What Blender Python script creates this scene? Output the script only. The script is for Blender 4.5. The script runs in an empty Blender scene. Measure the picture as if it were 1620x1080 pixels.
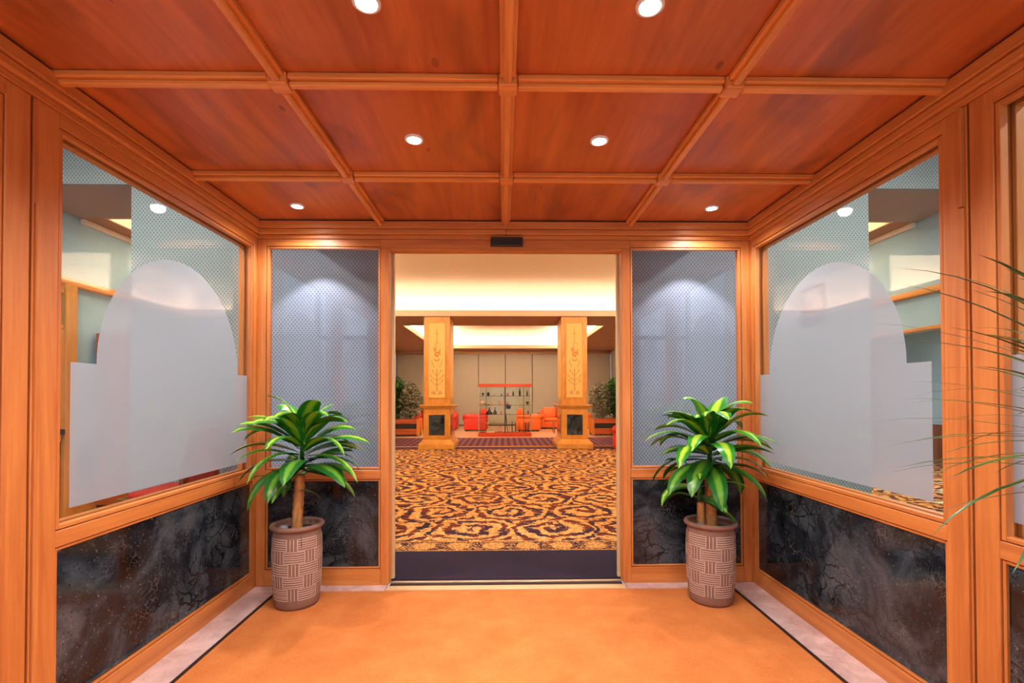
import bpy, bmesh, math, random
from mathutils import Vector, Matrix
random.seed(7)
PI = math.pi
scn = bpy.context.scene
COL = scn.collection

# ------------------------------------------------------------------ camera, world, exposure
cam_d = bpy.data.cameras.new('camera')
cam = bpy.data.objects.new('camera', cam_d)
COL.objects.link(cam)
cam_d.sensor_width = 36.0
cam_d.lens = 760.0 / 1620.0 * 36.0
cam_d.shift_y = (615.6 - 540.0) / 1620.0
cam_d.clip_start = 0.02
cam.matrix_world = (Matrix.Translation((-0.02, 0.0, 1.314))
                    @ Matrix.Rotation(math.radians(-1.0406), 4, 'Z')
                    @ Matrix.Rotation(math.radians(90.7552), 4, 'X')
                    @ Matrix.Rotation(math.radians(-0.1261), 4, 'Z'))
scn.camera = cam

world = bpy.data.worlds.new('world')
scn.world = world
world.use_nodes = True
wbg = world.node_tree.nodes['Background']
wbg.inputs['Color'].default_value = (0.80, 0.90, 1.0, 1)
wbg.inputs['Strength'].default_value = 1.5

scn.view_settings.view_transform = 'Standard'
scn.view_settings.look = 'None'
scn.view_settings.gamma = 1.0
scn.view_settings.use_curve_mapping = False
scn.view_settings.exposure = 0.0

SPOT_W = 62.0          # vestibule downlights
COVE_W = 35.0          # per metre of cove lamp in the lobby
BAY_W = 60.0

# ------------------------------------------------------------------ helpers
def lin(c):
    out = []
    for v in c:
        v = v / 255.0
        out.append(v / 12.92 if v <= 0.04045 else ((v + 0.055) / 1.055) ** 2.4)
    return (out[0], out[1], out[2], 1.0)


class G:
    """tiny node-graph helper"""
    def __init__(self, name):
        self.m = bpy.data.materials.new(name)
        self.m.use_nodes = True
        self.t = self.m.node_tree
        self.b = self.t.nodes['Principled BSDF']
        self.out = self.t.nodes['Material Output']

    def n(self, typ, **kw):
        nd = self.t.nodes.new(typ)
        for k, v in kw.items():
            setattr(nd, k, v)
        return nd

    def l(self, a, b):
        self.t.links.new(a, b)

    def math(self, op, a, b=None, c=None, clamp=False):
        nd = self.n('ShaderNodeMath', operation=op)
        nd.use_clamp = clamp
        for i, v in enumerate((a, b, c)):
            if v is None:
                continue
            if isinstance(v, (int, float)):
                nd.inputs[i].default_value = v
            else:
                self.l(v, nd.inputs[i])
        return nd.outputs[0]

    def mix(self, f, a, b):
        nd = self.n('ShaderNodeMix', data_type='RGBA')
        for sock, v in ((nd.inputs[0], f), (nd.inputs[6], a), (nd.inputs[7], b)):
            if isinstance(v, (int, float, tuple)):
                sock.default_value = v
            else:
                self.l(v, sock)
        return nd.outputs[2]

    def ramp(self, f, stops):
        nd = self.n('ShaderNodeValToRGB')
        cr = nd.color_ramp
        while len(cr.elements) < len(stops):
            cr.elements.new(0.5)
        for e, (p, c) in zip(cr.elements, stops):
            e.position = p
            e.color = c
        self.l(f, nd.inputs[0])
        return nd.outputs[0]

    def noise(self, vec, scale, detail=3.0, rough=0.5, dist=0.0):
        nd = self.n('ShaderNodeTexNoise')
        nd.inputs['Scale'].default_value = scale
        nd.inputs['Detail'].default_value = detail
        nd.inputs['Roughness'].default_value = rough
        nd.inputs['Distortion'].default_value = dist
        self.l(vec, nd.inputs['Vector'])
        return nd.outputs['Fac']

    def coords(self, scale=(1, 1, 1), rnd=0.0):
        tc = self.n('ShaderNodeTexCoord')
        v = tc.outputs['Object']
        if rnd:
            oi = self.n('ShaderNodeObjectInfo')
            ad = self.n('ShaderNodeVectorMath', operation='MULTIPLY_ADD')
            cmb = self.n('ShaderNodeCombineXYZ')
            for i in range(3):
                self.l(oi.outputs['Random'], cmb.inputs[i])
            self.l(cmb.outputs[0], ad.inputs[0])
            ad.inputs[1].default_value = (rnd, rnd * 1.7, rnd * 0.6)
            self.l(v, ad.inputs[2])
            v = ad.outputs[0]
        mp = self.n('ShaderNodeMapping')
        mp.inputs['Scale'].default_value = scale
        self.l(v, mp.inputs['Vector'])
        return mp.outputs[0]

    def bump(self, h, strength=0.2, dist=0.01):
        nd = self.n('ShaderNodeBump')
        nd.inputs['Strength'].default_value = strength
        nd.inputs['Distance'].default_value = dist
        self.l(h, nd.inputs['Height'])
        self.l(nd.outputs[0], self.b.inputs['Normal'])

    def set(self, col=None, rough=None, metal=None, spec=None):
        if col is not None:
            if isinstance(col, tuple):
                self.b.inputs['Base Color'].default_value = col
            else:
                self.l(col, self.b.inputs['Base Color'])
        if rough is not None:
            if isinstance(rough, (int, float)):
                self.b.inputs['Roughness'].default_value = rough
            else:
                self.l(rough, self.b.inputs['Roughness'])
        if metal is not None:
            self.b.inputs['Metallic'].default_value = metal
        if spec is not None:
            self.b.inputs['Specular IOR Level'].default_value = spec
        return self.m


def plain(name, rgb, rough=0.5, metal=0.0, var=0.0, scale=8.0, spec=0.5, bump=0.0):
    g = G(name)
    c = lin(rgb)
    vec = g.coords(rnd=3.0)
    n = g.noise(vec, scale, 3)
    d = tuple(max(0, v * (1 - max(var, 0.03))) for v in c[:3]) + (1,)
    e = tuple(min(1, v * (1 + max(var, 0.03))) for v in c[:3]) + (1,)
    if bump:
        g.bump(g.noise(vec, scale * 8, 2), bump, 0.004)
    return g.set(g.mix(n, d, e), rough, metal, spec)


def wood(name, axis, light, dark, rough=0.40, streak=1.0, knots=False, across=16.0, along=0.9):
    g = G(name)
    sc = [across] * 3
    sc[axis] = along
    v = g.coords(tuple(sc), rnd=7.0)
    n1 = g.noise(v, 1.0, 4, 0.55, 0.6)
    n2 = g.noise(v, 4.5, 3, 0.6, 0.3)
    f = g.math('ADD', g.math('MULTIPLY', n1, 0.75), g.math('MULTIPLY', n2, 0.35))
    col = g.ramp(f, [(0.36, lin(dark)), (0.36 + 0.30 / streak, lin(light))])
    if knots:
        sk = [3.0] * 3
        sk[axis] = 1.3
        vk = g.coords(tuple(sk), rnd=9.0)
        big = g.noise(vk, 1.4, 2, 0.5, 1.0)
        col = g.mix(g.math('MULTIPLY', g.math('SUBTRACT', big, 0.53, clamp=True), 2.4, clamp=True), col,
                    tuple(x * 0.36 for x in lin(dark)[:3]) + (1,))
        sv = [5.0] * 3
        sv[axis] = 2.6
        vv = g.coords(tuple(sv), rnd=5.0)
        vo = g.n('ShaderNodeTexVoronoi')
        vo.inputs['Scale'].default_value = 1.0
        g.l(vv, vo.inputs['Vector'])
        kn = g.math('LESS_THAN', vo.outputs['Distance'], 0.07)
        col = g.mix(g.math('MULTIPLY', kn, 0.45), col, lin((60, 22, 12)))
    g.bump(n2, 0.05, 0.002)
    return g.set(col, rough)


M = {}
WL, WD = (213, 134, 68), (184, 101, 47)
for i, a in enumerate('xyz'):
    M['wood_' + a] = wood('wood_frame_' + a, i, WL, WD)
    M['rib_' + a] = wood('wood_rib_' + a, i, (236, 154, 80), (202, 116, 52))
M['panel'] = wood('wood_ceiling_panel', 1, (206, 112, 56), (168, 78, 36), rough=0.36, knots=True, across=7.0, along=0.6)
M['ywood_y'] = wood('wood_yellow_y', 1, (226, 160, 78), (198, 126, 52), 0.35)
M['ywood_z'] = wood('wood_yellow_z', 2, (226, 160, 78), (198, 126, 52), 0.35)
M['cwood'] = wood('wood_column', 2, (224, 158, 72), (200, 128, 50), 0.28, across=5, along=2)
M['planter'] = wood('wood_planter', 0, (196, 96, 44), (168, 74, 32), 0.35)
M['planterlight'] = wood('wood_planter_light', 2, (226, 140, 62), (200, 114, 44), 0.35)
M['case'] = wood('wood_red_lacquer', 0, (206, 78, 40), (184, 62, 30), 0.25)
M['plank'] = wood('wood_parquet', 0, (206, 116, 40), (160, 78, 24), 0.3, across=12)
M['chairwood'] = wood('wood_chair', 2, (150, 78, 30), (112, 52, 18), 0.3, across=20)
M['brownwood'] = wood('wood_brown_door', 2, (150, 84, 48), (116, 60, 32), 0.4)

M['groove'] = plain('dark_groove', (58, 24, 12), 0.8)
M['carpet'] = None
g = G('orange_doormat_pile')
v = g.coords()
a_ = g.noise(v, 5.0, 4, 0.6)
b_ = g.noise(v, 120.0, 3, 0.7)
c_ = g.math('ADD', g.math('MULTIPLY', a_, 0.5), g.math('MULTIPLY', b_, 0.5))
g.bump(g.noise(v, 420, 2), 0.5, 0.004)
M['carpet'] = g.set(g.ramp(c_, [(0.32, lin((194, 108, 54))), (0.66, lin((222, 138, 76)))]), 0.95, spec=0.1)

g = G('pink_marble_strip')
v = g.coords()
a_ = g.noise(v, 5, 5, 0.6, 1.2)
b_ = g.noise(v, 70, 3, 0.7)
col = g.ramp(a_, [(0.3, lin((192, 156, 150))), (0.65, lin((226, 194, 188)))])
M['stone'] = g.set(g.mix(g.math('MULTIPLY', g.math('LESS_THAN', b_, 0.36), 0.5), col, lin((150, 112, 98))), 0.22)

g = G('dark_slate_marble')
v = g.coords(rnd=11.0)
big = g.noise(v, 3.2, 5, 0.6, 0.8)
wv = g.n('ShaderNodeTexNoise'); wv.inputs['Scale'].default_value = 4.0; wv.inputs['Detail'].default_value = 3
g.l(v, wv.inputs['Vector'])
mx = g.n('ShaderNodeVectorMath', operation='MULTIPLY_ADD')
g.l(wv.outputs['Color'], mx.inputs[0]); mx.inputs[1].default_value = (0.35, 0.35, 0.35); g.l(v, mx.inputs[2])
vo = g.n('ShaderNodeTexVoronoi', feature='DISTANCE_TO_EDGE'); vo.inputs['Scale'].default_value = 9.0
g.l(mx.outputs[0], vo.inputs['Vector'])
vo2 = g.n('ShaderNodeTexVoronoi', feature='DISTANCE_TO_EDGE'); vo2.inputs['Scale'].default_value = 30.0
g.l(mx.outputs[0], vo2.inputs['Vector'])
base = g.ramp(big, [(0.34, lin((7, 10, 13))), (0.47, lin((32, 40, 48))), (0.58, lin((62, 71, 80))), (0.76, lin((92, 95, 99)))])
mask = g.math('MULTIPLY', g.math('SUBTRACT', g.noise(v, 2.4, 2), 0.40, clamp=True), 6.0, clamp=True)
vein = g.math('MULTIPLY', g.math('LESS_THAN', vo.outputs['Distance'], 0.04), mask)
col = g.mix(g.math('MULTIPLY', vein, 0.85), base, lin((18, 17, 17)))
mask2 = g.math('MULTIPLY', g.math('SUBTRACT', g.noise(v, 5.5, 3), 0.50, clamp=True), 6.0, clamp=True)
vein2 = g.math('MULTIPLY', g.math('LESS_THAN', vo2.outputs['Distance'], 0.05), mask2)
col = g.mix(g.math('MULTIPLY', vein2, 0.35), col, lin((128, 126, 122)))
spk = g.noise(v, 85, 2, 0.6)
col = g.mix(g.math('MULTIPLY', g.math('GREATER_THAN', spk, 0.67), 0.45), col, lin((138, 136, 132)))
col = g.mix(g.math('MULTIPLY', g.math('LESS_THAN', spk, 0.34), 0.8), col, lin((10, 10, 11)))
g.bump(spk, 0.04, 0.004)
g.b.inputs['Coat Weight'].default_value = 0.15
g.b.inputs['Coat Roughness'].default_value = 0.02
M['marble'] = g.set(col, 0.10, spec=0.38)


def wallpaper(name, base, dot, line, cu=0.0326, cv=0.0405, ax=0):
    g = G(name)
    tc = g.n('ShaderNodeTexCoord')
    sp = g.n('ShaderNodeSeparateXYZ')
    g.l(tc.outputs['Object'], sp.inputs[0])
    cu_ = g.math('COSINE', g.math('MULTIPLY', sp.outputs[ax], 2 * PI / cu))
    cv_ = g.math('COSINE', g.math('MULTIPLY', sp.outputs[2], 2 * PI / cv))
    s = g.math('ADD', cu_, cv_)
    d = g.math('ABSOLUTE', s)
    dots = g.math('MULTIPLY', g.math('SUBTRACT', d, 1.05, clamp=True), 2.2, clamp=True)
    lines = g.math('SUBTRACT', 1.0, g.math('MULTIPLY', d, 3.2, clamp=True))
    col = g.mix(g.math('MULTIPLY', lines, 0.65), lin(base), lin(line))
    col = g.mix(dots, col, lin(dot))
    return g.set(col, 0.75, spec=0.2)


M['paper'] = wallpaper('teal_dotted_wallpaper', (164, 178, 178), (112, 134, 140), (190, 200, 198))
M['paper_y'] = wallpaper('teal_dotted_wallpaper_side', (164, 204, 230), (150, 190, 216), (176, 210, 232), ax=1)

# lobby carpet: spiralling acanthus scrolls in gold on dark plum
g = G('scroll_carpet')
tc = g.n('ShaderNodeTexCoord')
nz = g.n('ShaderNodeTexNoise'); nz.inputs['Scale'].default_value = 3.6; nz.inputs['Detail'].default_value = 4
g.l(tc.outputs['Object'], nz.inputs['Vector'])
wp = g.n('ShaderNodeVectorMath', operation='MULTIPLY_ADD')
g.l(nz.outputs['Color'], wp.inputs[0]); wp.inputs[1].default_value = (0.34, 0.34, 0); g.l(tc.outputs['Object'], wp.inputs[2])
sp = g.n('ShaderNodeSeparateXYZ'); g.l(wp.outputs[0], sp.inputs[0])
CELLX, CELLY = 0.80, 0.70
yy = g.math('DIVIDE', sp.outputs[1], CELLY)
row = g.math('FLOOR', yy)
xx = g.math('ADD', g.math('DIVIDE', sp.outputs[0], CELLX), g.math('MULTIPLY', row, 0.5))
colf = g.math('FLOOR', xx)
fx = g.math('MULTIPLY', g.math('SUBTRACT', g.math('SUBTRACT', xx, colf), 0.5), CELLX)
fy = g.math('MULTIPLY', g.math('SUBTRACT', g.math('SUBTRACT', yy, row), 0.5), CELLY)
rad = g.math('SQRT', g.math('ADD', g.math('MULTIPLY', fx, fx), g.math('MULTIPLY', fy, fy)))
ang = g.math('ARCTAN2', fy, fx)
par = g.math('SUBTRACT', g.math('MULTIPLY', g.math('MODULO', g.math('ABSOLUTE', g.math('ADD', row, colf)), 2.0), 2.0), 1.0)
spir = g.math('SINE', g.math('ADD', g.math('MULTIPLY', ang, par), g.math('MULTIPLY', rad, 36.0)))
fine = g.noise(wp.outputs[0], 11, 3, 0.65, 1.4)
leaf = g.math('ADD', spir, g.math('MULTIPLY', g.math('SUBTRACT', fine, 0.5), 7.5))
gold = g.math('MULTIPLY', g.math('ADD', leaf, 0.05), 5.0, clamp=True)
tone = g.noise(tc.outputs['Object'], 24, 3, 0.6)
goldc = g.ramp(tone, [(0.34, lin((176, 112, 58))), (0.5, lin((214, 154, 86))), (0.70, lin((238, 192, 126)))])
darkc = g.ramp(g.noise(tc.outputs['Object'], 4.5, 2), [(0.44, lin((52, 34, 52))), (0.56, lin((104, 44, 30)))])
M['scroll'] = g.set(g.mix(gold, darkc, goldc), 0.95, spec=0.1)

g = G('carpet_border')
tc = g.n('ShaderNodeTexCoord')
sp = g.n('ShaderNodeSeparateXYZ'); g.l(tc.outputs['Object'], sp.inputs[0])
fx = g.math('SUBTRACT', g.math('FRACT', g.math('DIVIDE', sp.outputs[0], 0.30)), 0.5)
rr = g.math('SQRT', g.math('ADD', g.math('POWER', g.math('MULTIPLY', fx, 2.6), 2), g.math('POWER', g.math('MULTIPLY', sp.outputs[1], 9.0), 2)))
ros = g.math('LESS_THAN', g.math('ADD', rr, g.math('MULTIPLY', g.noise(tc.outputs['Object'], 40, 2), 0.4)), 1.05)
edge = g.math('GREATER_THAN', g.math('ABSOLUTE', sp.outputs[1]), 0.118)
fil = g.math('GREATER_THAN', g.noise(tc.outputs['Object'], 26, 3, 0.6, 2.0), 0.53)
f = g.math('MAXIMUM', g.math('MAXIMUM', ros, edge), fil)
gc = g.ramp(g.noise(tc.outputs['Object'], 60, 2), [(0.35, lin((160, 92, 44))), (0.65, lin((232, 176, 100)))])
M['border'] = g.set(g.mix(f, lin((62, 34, 44)), gc), 0.95, spec=0.1)

g = G('plum_striped_runner')
tc = g.n('ShaderNodeTexCoord')
sp = g.n('ShaderNodeSeparateXYZ'); g.l(tc.outputs['Object'], sp.inputs[0])
st = g.math('SINE', g.math('MULTIPLY', sp.outputs[0], 2 * PI / 0.17))
M['runner'] = g.set(g.mix(g.math('MULTIPLY', g.math('ADD', st, 1.0), 0.5), lin((74, 42, 58)), lin((126, 78, 88))), 0.95, spec=0.1)

M['mat'] = plain('dark_plum_mat', (50, 40, 54), 0.95, var=0.12, scale=3, spec=0.1, bump=0.3)
M['gold_line'] = plain('gold_carpet_line', (206, 140, 64), 0.9)
M['plum'] = plain('plum_carpet_band', (84, 50, 70), 0.95, spec=0.1)
M['pinkfloor'] = plain('pale_terracotta_floor', (206, 158, 124), 0.35, var=0.05)
M['cream'] = plain('cream_plaster', (246, 226, 196), 0.85, var=0.01)
M['soffit'] = plain('taupe_soffit', (178, 140, 112), 0.8, var=0.02)
M['fascia'] = plain('pale_pink_fascia', (226, 190, 162), 0.6, var=0.02)
M['bayceil'] = plain('bay_ceiling_plaster', (206, 190, 176), 0.9, var=0.02)
M['taupe'] = plain('taupe_wall_panel', (166, 158, 144), 0.7, var=0.03, scale=2)
M['seam'] = plain('dark_seam', (70, 54, 44), 0.8)
g = G('striped_beam_soffit')
tc = g.n('ShaderNodeTexCoord'); sp = g.n('ShaderNodeSeparateXYZ'); g.l(tc.outputs['Object'], sp.inputs[0])
st = g.math('SINE', g.math('MULTIPLY', sp.outputs[0], 2 * PI / 0.0326))
M['beamsoffit'] = g.set(g.mix(g.math('MULTIPLY', g.math('ADD', st, 1.0), 0.5), lin((150, 146, 144)), lin((182, 178, 176))), 0.8, spec=0.2)
M['black'] = plain('black_plastic', (44, 36, 36), 0.35)
M['metal'] = plain('brushed_metal', (196, 190, 178), 0.3, 0.9)
M['darkmetal'] = plain('dark_metal', (70, 58, 56), 0.4, 0.7)
M['goldtrim'] = plain('pale_metal_trim', (226, 196, 150), 0.35, 0.3)
M['white'] = plain('white_enamel', (236, 228, 220), 0.4)
M['red'] = plain('red_leather', (206, 48, 30), 0.38, var=0.08, scale=5)
M['orange'] = plain('orange_leather', (232, 104, 34), 0.38, var=0.08, scale=5)
M['redfabric'] = plain('red_upholstery', (206, 52, 40), 0.8, var=0.08)
M['brass'] = plain('brass_nail', (226, 190, 110), 0.3, 0.9)
M['colpanel'] = plain('ochre_painted_panel', (246, 196, 112), 0.5, var=0.03, scale=4)
M['ink'] = plain('brown_paint', (170, 112, 56), 0.6)
M['inkred'] = plain('red_paint', (216, 96, 40), 0.6)
M['clay'] = plain('brown_clay', (138, 102, 86), 0.75, var=0.22, scale=14, bump=0.4)
M['slip'] = plain('pale_slip_line', (222, 198, 184), 0.8, var=0.15, scale=30)
M['soil'] = plain('dark_soil', (58, 42, 34), 0.95, var=0.5, scale=60, bump=0.8)
M['pebble'] = plain('grey_pebble', (150, 146, 150), 0.6)
M['cane'] = wood('dracaena_cane_bark', 2, (206, 146, 84), (138, 82, 40), 0.8, across=40, along=8)
M['bark'] = plain('dark_bark', (84, 60, 40), 0.9, var=0.3, scale=20)
M['darkslot'] = plain('dark_slot', (34, 28, 26), 0.6)
M['petal'] = plain('white_petal', (246, 246, 236), 0.5)
M['whitepot'] = plain('white_glazed_pot', (214, 208, 200), 0.3)


def leafmat(name, edge, mid, rough=0.28, stripe=True, ns=9):
    g = G(name)
    uv = g.n('ShaderNodeUVMap')
    sp = g.n('ShaderNodeSeparateXYZ')
    g.l(uv.outputs[0], sp.inputs[0])
    v = g.coords(rnd=4.0)
    n = g.noise(v, ns, 3)
    d = g.math('ABSOLUTE', g.math('SUBTRACT', sp.outputs[0], 0.5))
    d = g.math('ADD', d, g.math('MULTIPLY', g.math('SUBTRACT', n, 0.5), 0.14))
    if stripe:
        col = g.ramp(d, [(0.10, lin(mid)), (0.24, lin(edge))])
    else:
        col = g.ramp(n, [(0.35, lin(edge)), (0.65, lin(mid))])
    g.b.inputs['Subsurface Weight'].default_value = 0.0
    return g.set(col, rough)


M['leaf'] = leafmat('dracaena_leaf', (44, 132, 40), (170, 210, 60))
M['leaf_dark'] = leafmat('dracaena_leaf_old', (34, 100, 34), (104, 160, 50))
M['blade'] = leafmat('palm_blade', (28, 66, 24), (70, 112, 50), 0.3, False)
M['bush_green'] = leafmat('bush_leaf_green', (20, 48, 18), (64, 124, 38), 0.5, False, 26)
M['bush_pale'] = leafmat('bush_leaf_variegated', (34, 40, 26), (176, 168, 138), 0.5, False, 26)
M['lilyleaf'] = leafmat('lily_leaf', (50, 120, 30), (120, 170, 50), 0.3, False)


def schlick(g, f0, k=1.0):
    # plain reflectance curve of a pane, the same from both sides
    lw = g.n('ShaderNodeLayerWeight'); lw.inputs['Blend'].default_value = 0.5
    p = g.math('POWER', lw.outputs['Facing'], 5.0)
    return g.math('MULTIPLY', g.math('ADD', f0, g.math('MULTIPLY', p, 1.0 - f0)), k, clamp=True)


def glass(name, tint=(0.94, 0.97, 0.97, 1), refl=1.0):
    g = G(name)
    tr = g.n('ShaderNodeBsdfTransparent'); tr.inputs[0].default_value = tint
    gl = g.n('ShaderNodeBsdfGlossy'); gl.inputs['Roughness'].default_value = 0.0
    f = schlick(g, 0.04, refl)
    mx = g.n('ShaderNodeMixShader')
    g.l(f, mx.inputs[0]); g.l(tr.outputs[0], mx.inputs[1]); g.l(gl.outputs[0], mx.inputs[2])
    g.l(mx.outputs[0], g.out.inputs['Surface'])
    return g.m


M['glass'] = glass('clear_glass')
M['glass_tint'] = glass('lilac_tinted_glass', (0.96, 0.925, 1.0, 1))
M['glass_case'] = glass('case_glass', (0.96, 0.985, 0.97, 1), 0.3)
M['glass_dark'] = glass('grey_glass', (0.45, 0.5, 0.5, 1))

g = G('frosted_film')
df = g.n('ShaderNodeBsdfDiffuse'); df.inputs[0].default_value = lin((168, 172, 186))
tl = g.n('ShaderNodeBsdfTranslucent'); tl.inputs[0].default_value = lin((206, 214, 226))
m1 = g.n('ShaderNodeMixShader'); m1.inputs[0].default_value = 0.55
g.l(df.outputs[0], m1.inputs[1]); g.l(tl.outputs[0], m1.inputs[2])
tr = g.n('ShaderNodeBsdfTransparent'); tr.inputs[0].default_value = (0.95, 0.95, 0.95, 1)
m2 = g.n('ShaderNodeMixShader'); m2.inputs[0].default_value = 0.17
g.l(m1.outputs[0], m2.inputs[1]); g.l(tr.outputs[0], m2.inputs[2])
gl = g.n('ShaderNodeBsdfGlossy'); gl.inputs['Roughness'].default_value = 0.03
m3 = g.n('ShaderNodeMixShader')
g.l(schlick(g, 0.045), m3.inputs[0]); g.l(m2.outputs[0], m3.inputs[1]); g.l(gl.outputs[0], m3.inputs[2])
g.l(m3.outputs[0], g.out.inputs['Surface'])
M['film'] = g.m

M['sticker'] = None
g = G('clear_sticker')
tr = g.n('ShaderNodeBsdfTransparent'); df = g.n('ShaderNodeBsdfDiffuse'); df.inputs[0].default_value = lin((196, 194, 206))
mx = g.n('ShaderNodeMixShader'); mx.inputs[0].default_value = 0.32
g.l(tr.outputs[0], mx.inputs[1]); g.l(df.outputs[0], mx.inputs[2]); g.l(mx.outputs[0], g.out.inputs['Surface'])
M['sticker'] = g.m
M['stickerink'] = plain('grey_print', (140, 138, 160), 0.6)


def emit(name, rgb, strength):
    g = G(name)
    g.b.inputs['Emission Color'].default_value = rgb + (1,)
    g.b.inputs['Emission Strength'].default_value = strength
    return g.set((0.8, 0.8, 0.8, 1), 0.5)


M['bulb'] = emit('lamp_glow', (1.0, 0.95, 0.9), 60.0)
M['cove'] = emit('cove_tube_glow', (1.0, 0.86, 0.68), 3.0)

# ------------------------------------------------------------------ object helpers
def link(o, parent=None):
    COL.objects.link(o)
    if parent is not None:
        o.parent = parent
    return o


def empty(name, loc=(0, 0, 0), rz=0.0, kind=None):
    o = bpy.data.objects.new(name, None)
    o.empty_display_size = 0.1
    o.location = loc
    o.rotation_euler = (0, 0, rz)
    if kind:
        o['kind'] = kind
    return link(o)


def thing(name, label, cat, loc=(0, 0, 0), rz=0.0, group=None):
    o = empty(name, loc, rz)
    return tag(o, label, cat, group)


def tag(o, label, cat, group=None):
    o['label'] = label
    o['category'] = cat
    if group:
        o['group'] = group
    return o


def ab(bm, x0, x1, y0, y1, z0, z1):
    vs = [bm.verts.new((x, y, z)) for z in (z0, z1) for y in (y0, y1) for x in (x0, x1)]
    for f in ((0, 2, 3, 1), (4, 5, 7, 6), (0, 1, 5, 4), (2, 6, 7, 3), (0, 4, 6, 2), (1, 3, 7, 5)):
        bm.faces.new([vs[i] for i in f])


def bevel_all(bm, w, seg=1):
    bmesh.ops.bevel(bm, geom=list(bm.edges), offset=w, segments=seg, profile=0.5, affect='EDGES')


def finish(name, bm, mat, parent=None, loc=None, smooth=False, kind=None):
    me = bpy.data.meshes.new(name)
    bmesh.ops.recalc_face_normals(bm, faces=list(bm.faces))
    bm.to_mesh(me)
    bm.free()
    if smooth:
        for p in me.polygons:
            p.use_smooth = True
    me.materials.append(mat if not isinstance(mat, str) else M[mat])
    o = bpy.data.objects.new(name, me)
    if loc is not None:
        o.location = loc
    if kind:
        o['kind'] = kind
    return link(o, parent)


CACHE = {}


def piece(name, x0, x1, y0, y1, z0, z1, mat, parent=None, bev=0.0, seg=1, kind=None):
    """a box given by its corners; alike boxes share one mesh"""
    dx, dy, dz = abs(x1 - x0), abs(y1 - y0), abs(z1 - z0)
    key = (round(dx, 4), round(dy, 4), round(dz, 4), mat, bev, seg)
    me = CACHE.get(key)
    if me is None:
        bm = bmesh.new()
        ab(bm, -dx / 2, dx / 2, -dy / 2, dy / 2, -dz / 2, dz / 2)
        if bev:
            bevel_all(bm, min(bev, 0.45 * min(dx, dy, dz)), seg)
        bmesh.ops.recalc_face_normals(bm, faces=list(bm.faces))
        me = bpy.data.meshes.new(name)
        bm.to_mesh(me)
        bm.free()
        if seg > 1:
            for p in me.polygons:
                p.use_smooth = True
        me.materials.append(M[mat])
        CACHE[key] = me
    o = bpy.data.objects.new(name, me)
    o.location = ((x0 + x1) / 2, (y0 + y1) / 2, (z0 + z1) / 2)
    if kind:
        o['kind'] = kind
    return link(o, parent)


def lathe(bm, prof, n=24, cx=0.0, cy=0.0, cap=True):
    rings = []
    for r, z in prof:
        rings.append([bm.verts.new((cx + r * math.cos(2 * PI * i / n), cy + r * math.sin(2 * PI * i / n), z)) for i in range(n)])
    for a, b in zip(rings, rings[1:]):
        for i in range(n):
            bm.faces.new((a[i], a[(i + 1) % n], b[(i + 1) % n], b[i]))
    if cap:
        bm.faces.new(list(reversed(rings[0])))
        bm.faces.new(rings[-1])


def tube(bm, pts, r, n=8, r2=None):
    pts = [Vector(p) for p in pts]
    rings = []
    for k, p in enumerate(pts):
        t = (pts[min(k + 1, len(pts) - 1)] - pts[max(k - 1, 0)]).normalized()
        u = t.cross(Vector((0, 0, 1)))
        if u.length < 1e-3:
            u = t.cross(Vector((1, 0, 0)))
        u.normalize()
        w = t.cross(u)
        rr = r if r2 is None else r + (r2 - r) * k / max(1, len(pts) - 1)
        rings.append([bm.verts.new(p + u * (rr * math.cos(2 * PI * i / n)) + w * (rr * math.sin(2 * PI * i / n))) for i in range(n)])
    for a, b in zip(rings, rings[1:]):
        for i in range(n):
            bm.faces.new((a[i], a[(i + 1) % n], b[(i + 1) % n], b[i]))
    bm.faces.new(rings[0])
    bm.faces.new(list(reversed(rings[-1])))


def softbox(name, x0, x1, y0, y1, z0, z1, mat, parent, r=0.05):
    return piece(name, x0, x1, y0, y1, z0, z1, mat, parent, bev=r, seg=4)


def extrude_poly(bm, poly, place, d):
    """poly = 2-D outline, place(u, v, w) -> point; a solid of thickness d"""
    a = [bm.verts.new(place(u, v, 0.0)) for u, v in poly]
    b = [bm.verts.new(place(u, v, d)) for u, v in poly]
    n = len(poly)
    bm.faces.new(a)
    bm.faces.new(list(reversed(b)))
    for i in range(n):
        bm.faces.new((a[i], b[i], b[(i + 1) % n], a[(i + 1) % n]))


def spot(name, loc, parent, w, size=150, col=(1, 0.93, 0.88), radius=0.035, blend=0.6, rot=(0, 0, 0)):
    d = bpy.data.lights.new(name, 'SPOT')
    d.energy = w
    d.color = col
    d.spot_size = math.radians(size)
    d.spot_blend = blend
    d.shadow_soft_size = radius
    o = bpy.data.objects.new(name, d)
    o.location = loc
    o.rotation_euler = rot
    return link(o, parent)


def area(name, loc, sx, sy, w, parent=None, col=(1, 0.90, 0.77), rot=(0, 0, 0)):
    d = bpy.data.lights.new(name, 'AREA')
    d.shape = 'RECTANGLE'
    d.size = sx
    d.size_y = sy
    d.energy = w
    d.color = col
    o = bpy.data.objects.new(name, d)
    o.location = loc
    o.rotation_euler = rot
    return link(o, parent)


# ================================================================== VESTIBULE SHELL
FX = 1.725            # inner face of the side walls
BY = 3.35             # inner face of the end wall
PANELS = [(1.765, 3.40), (0.20, 1.755), (-1.365, 0.19)]

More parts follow.
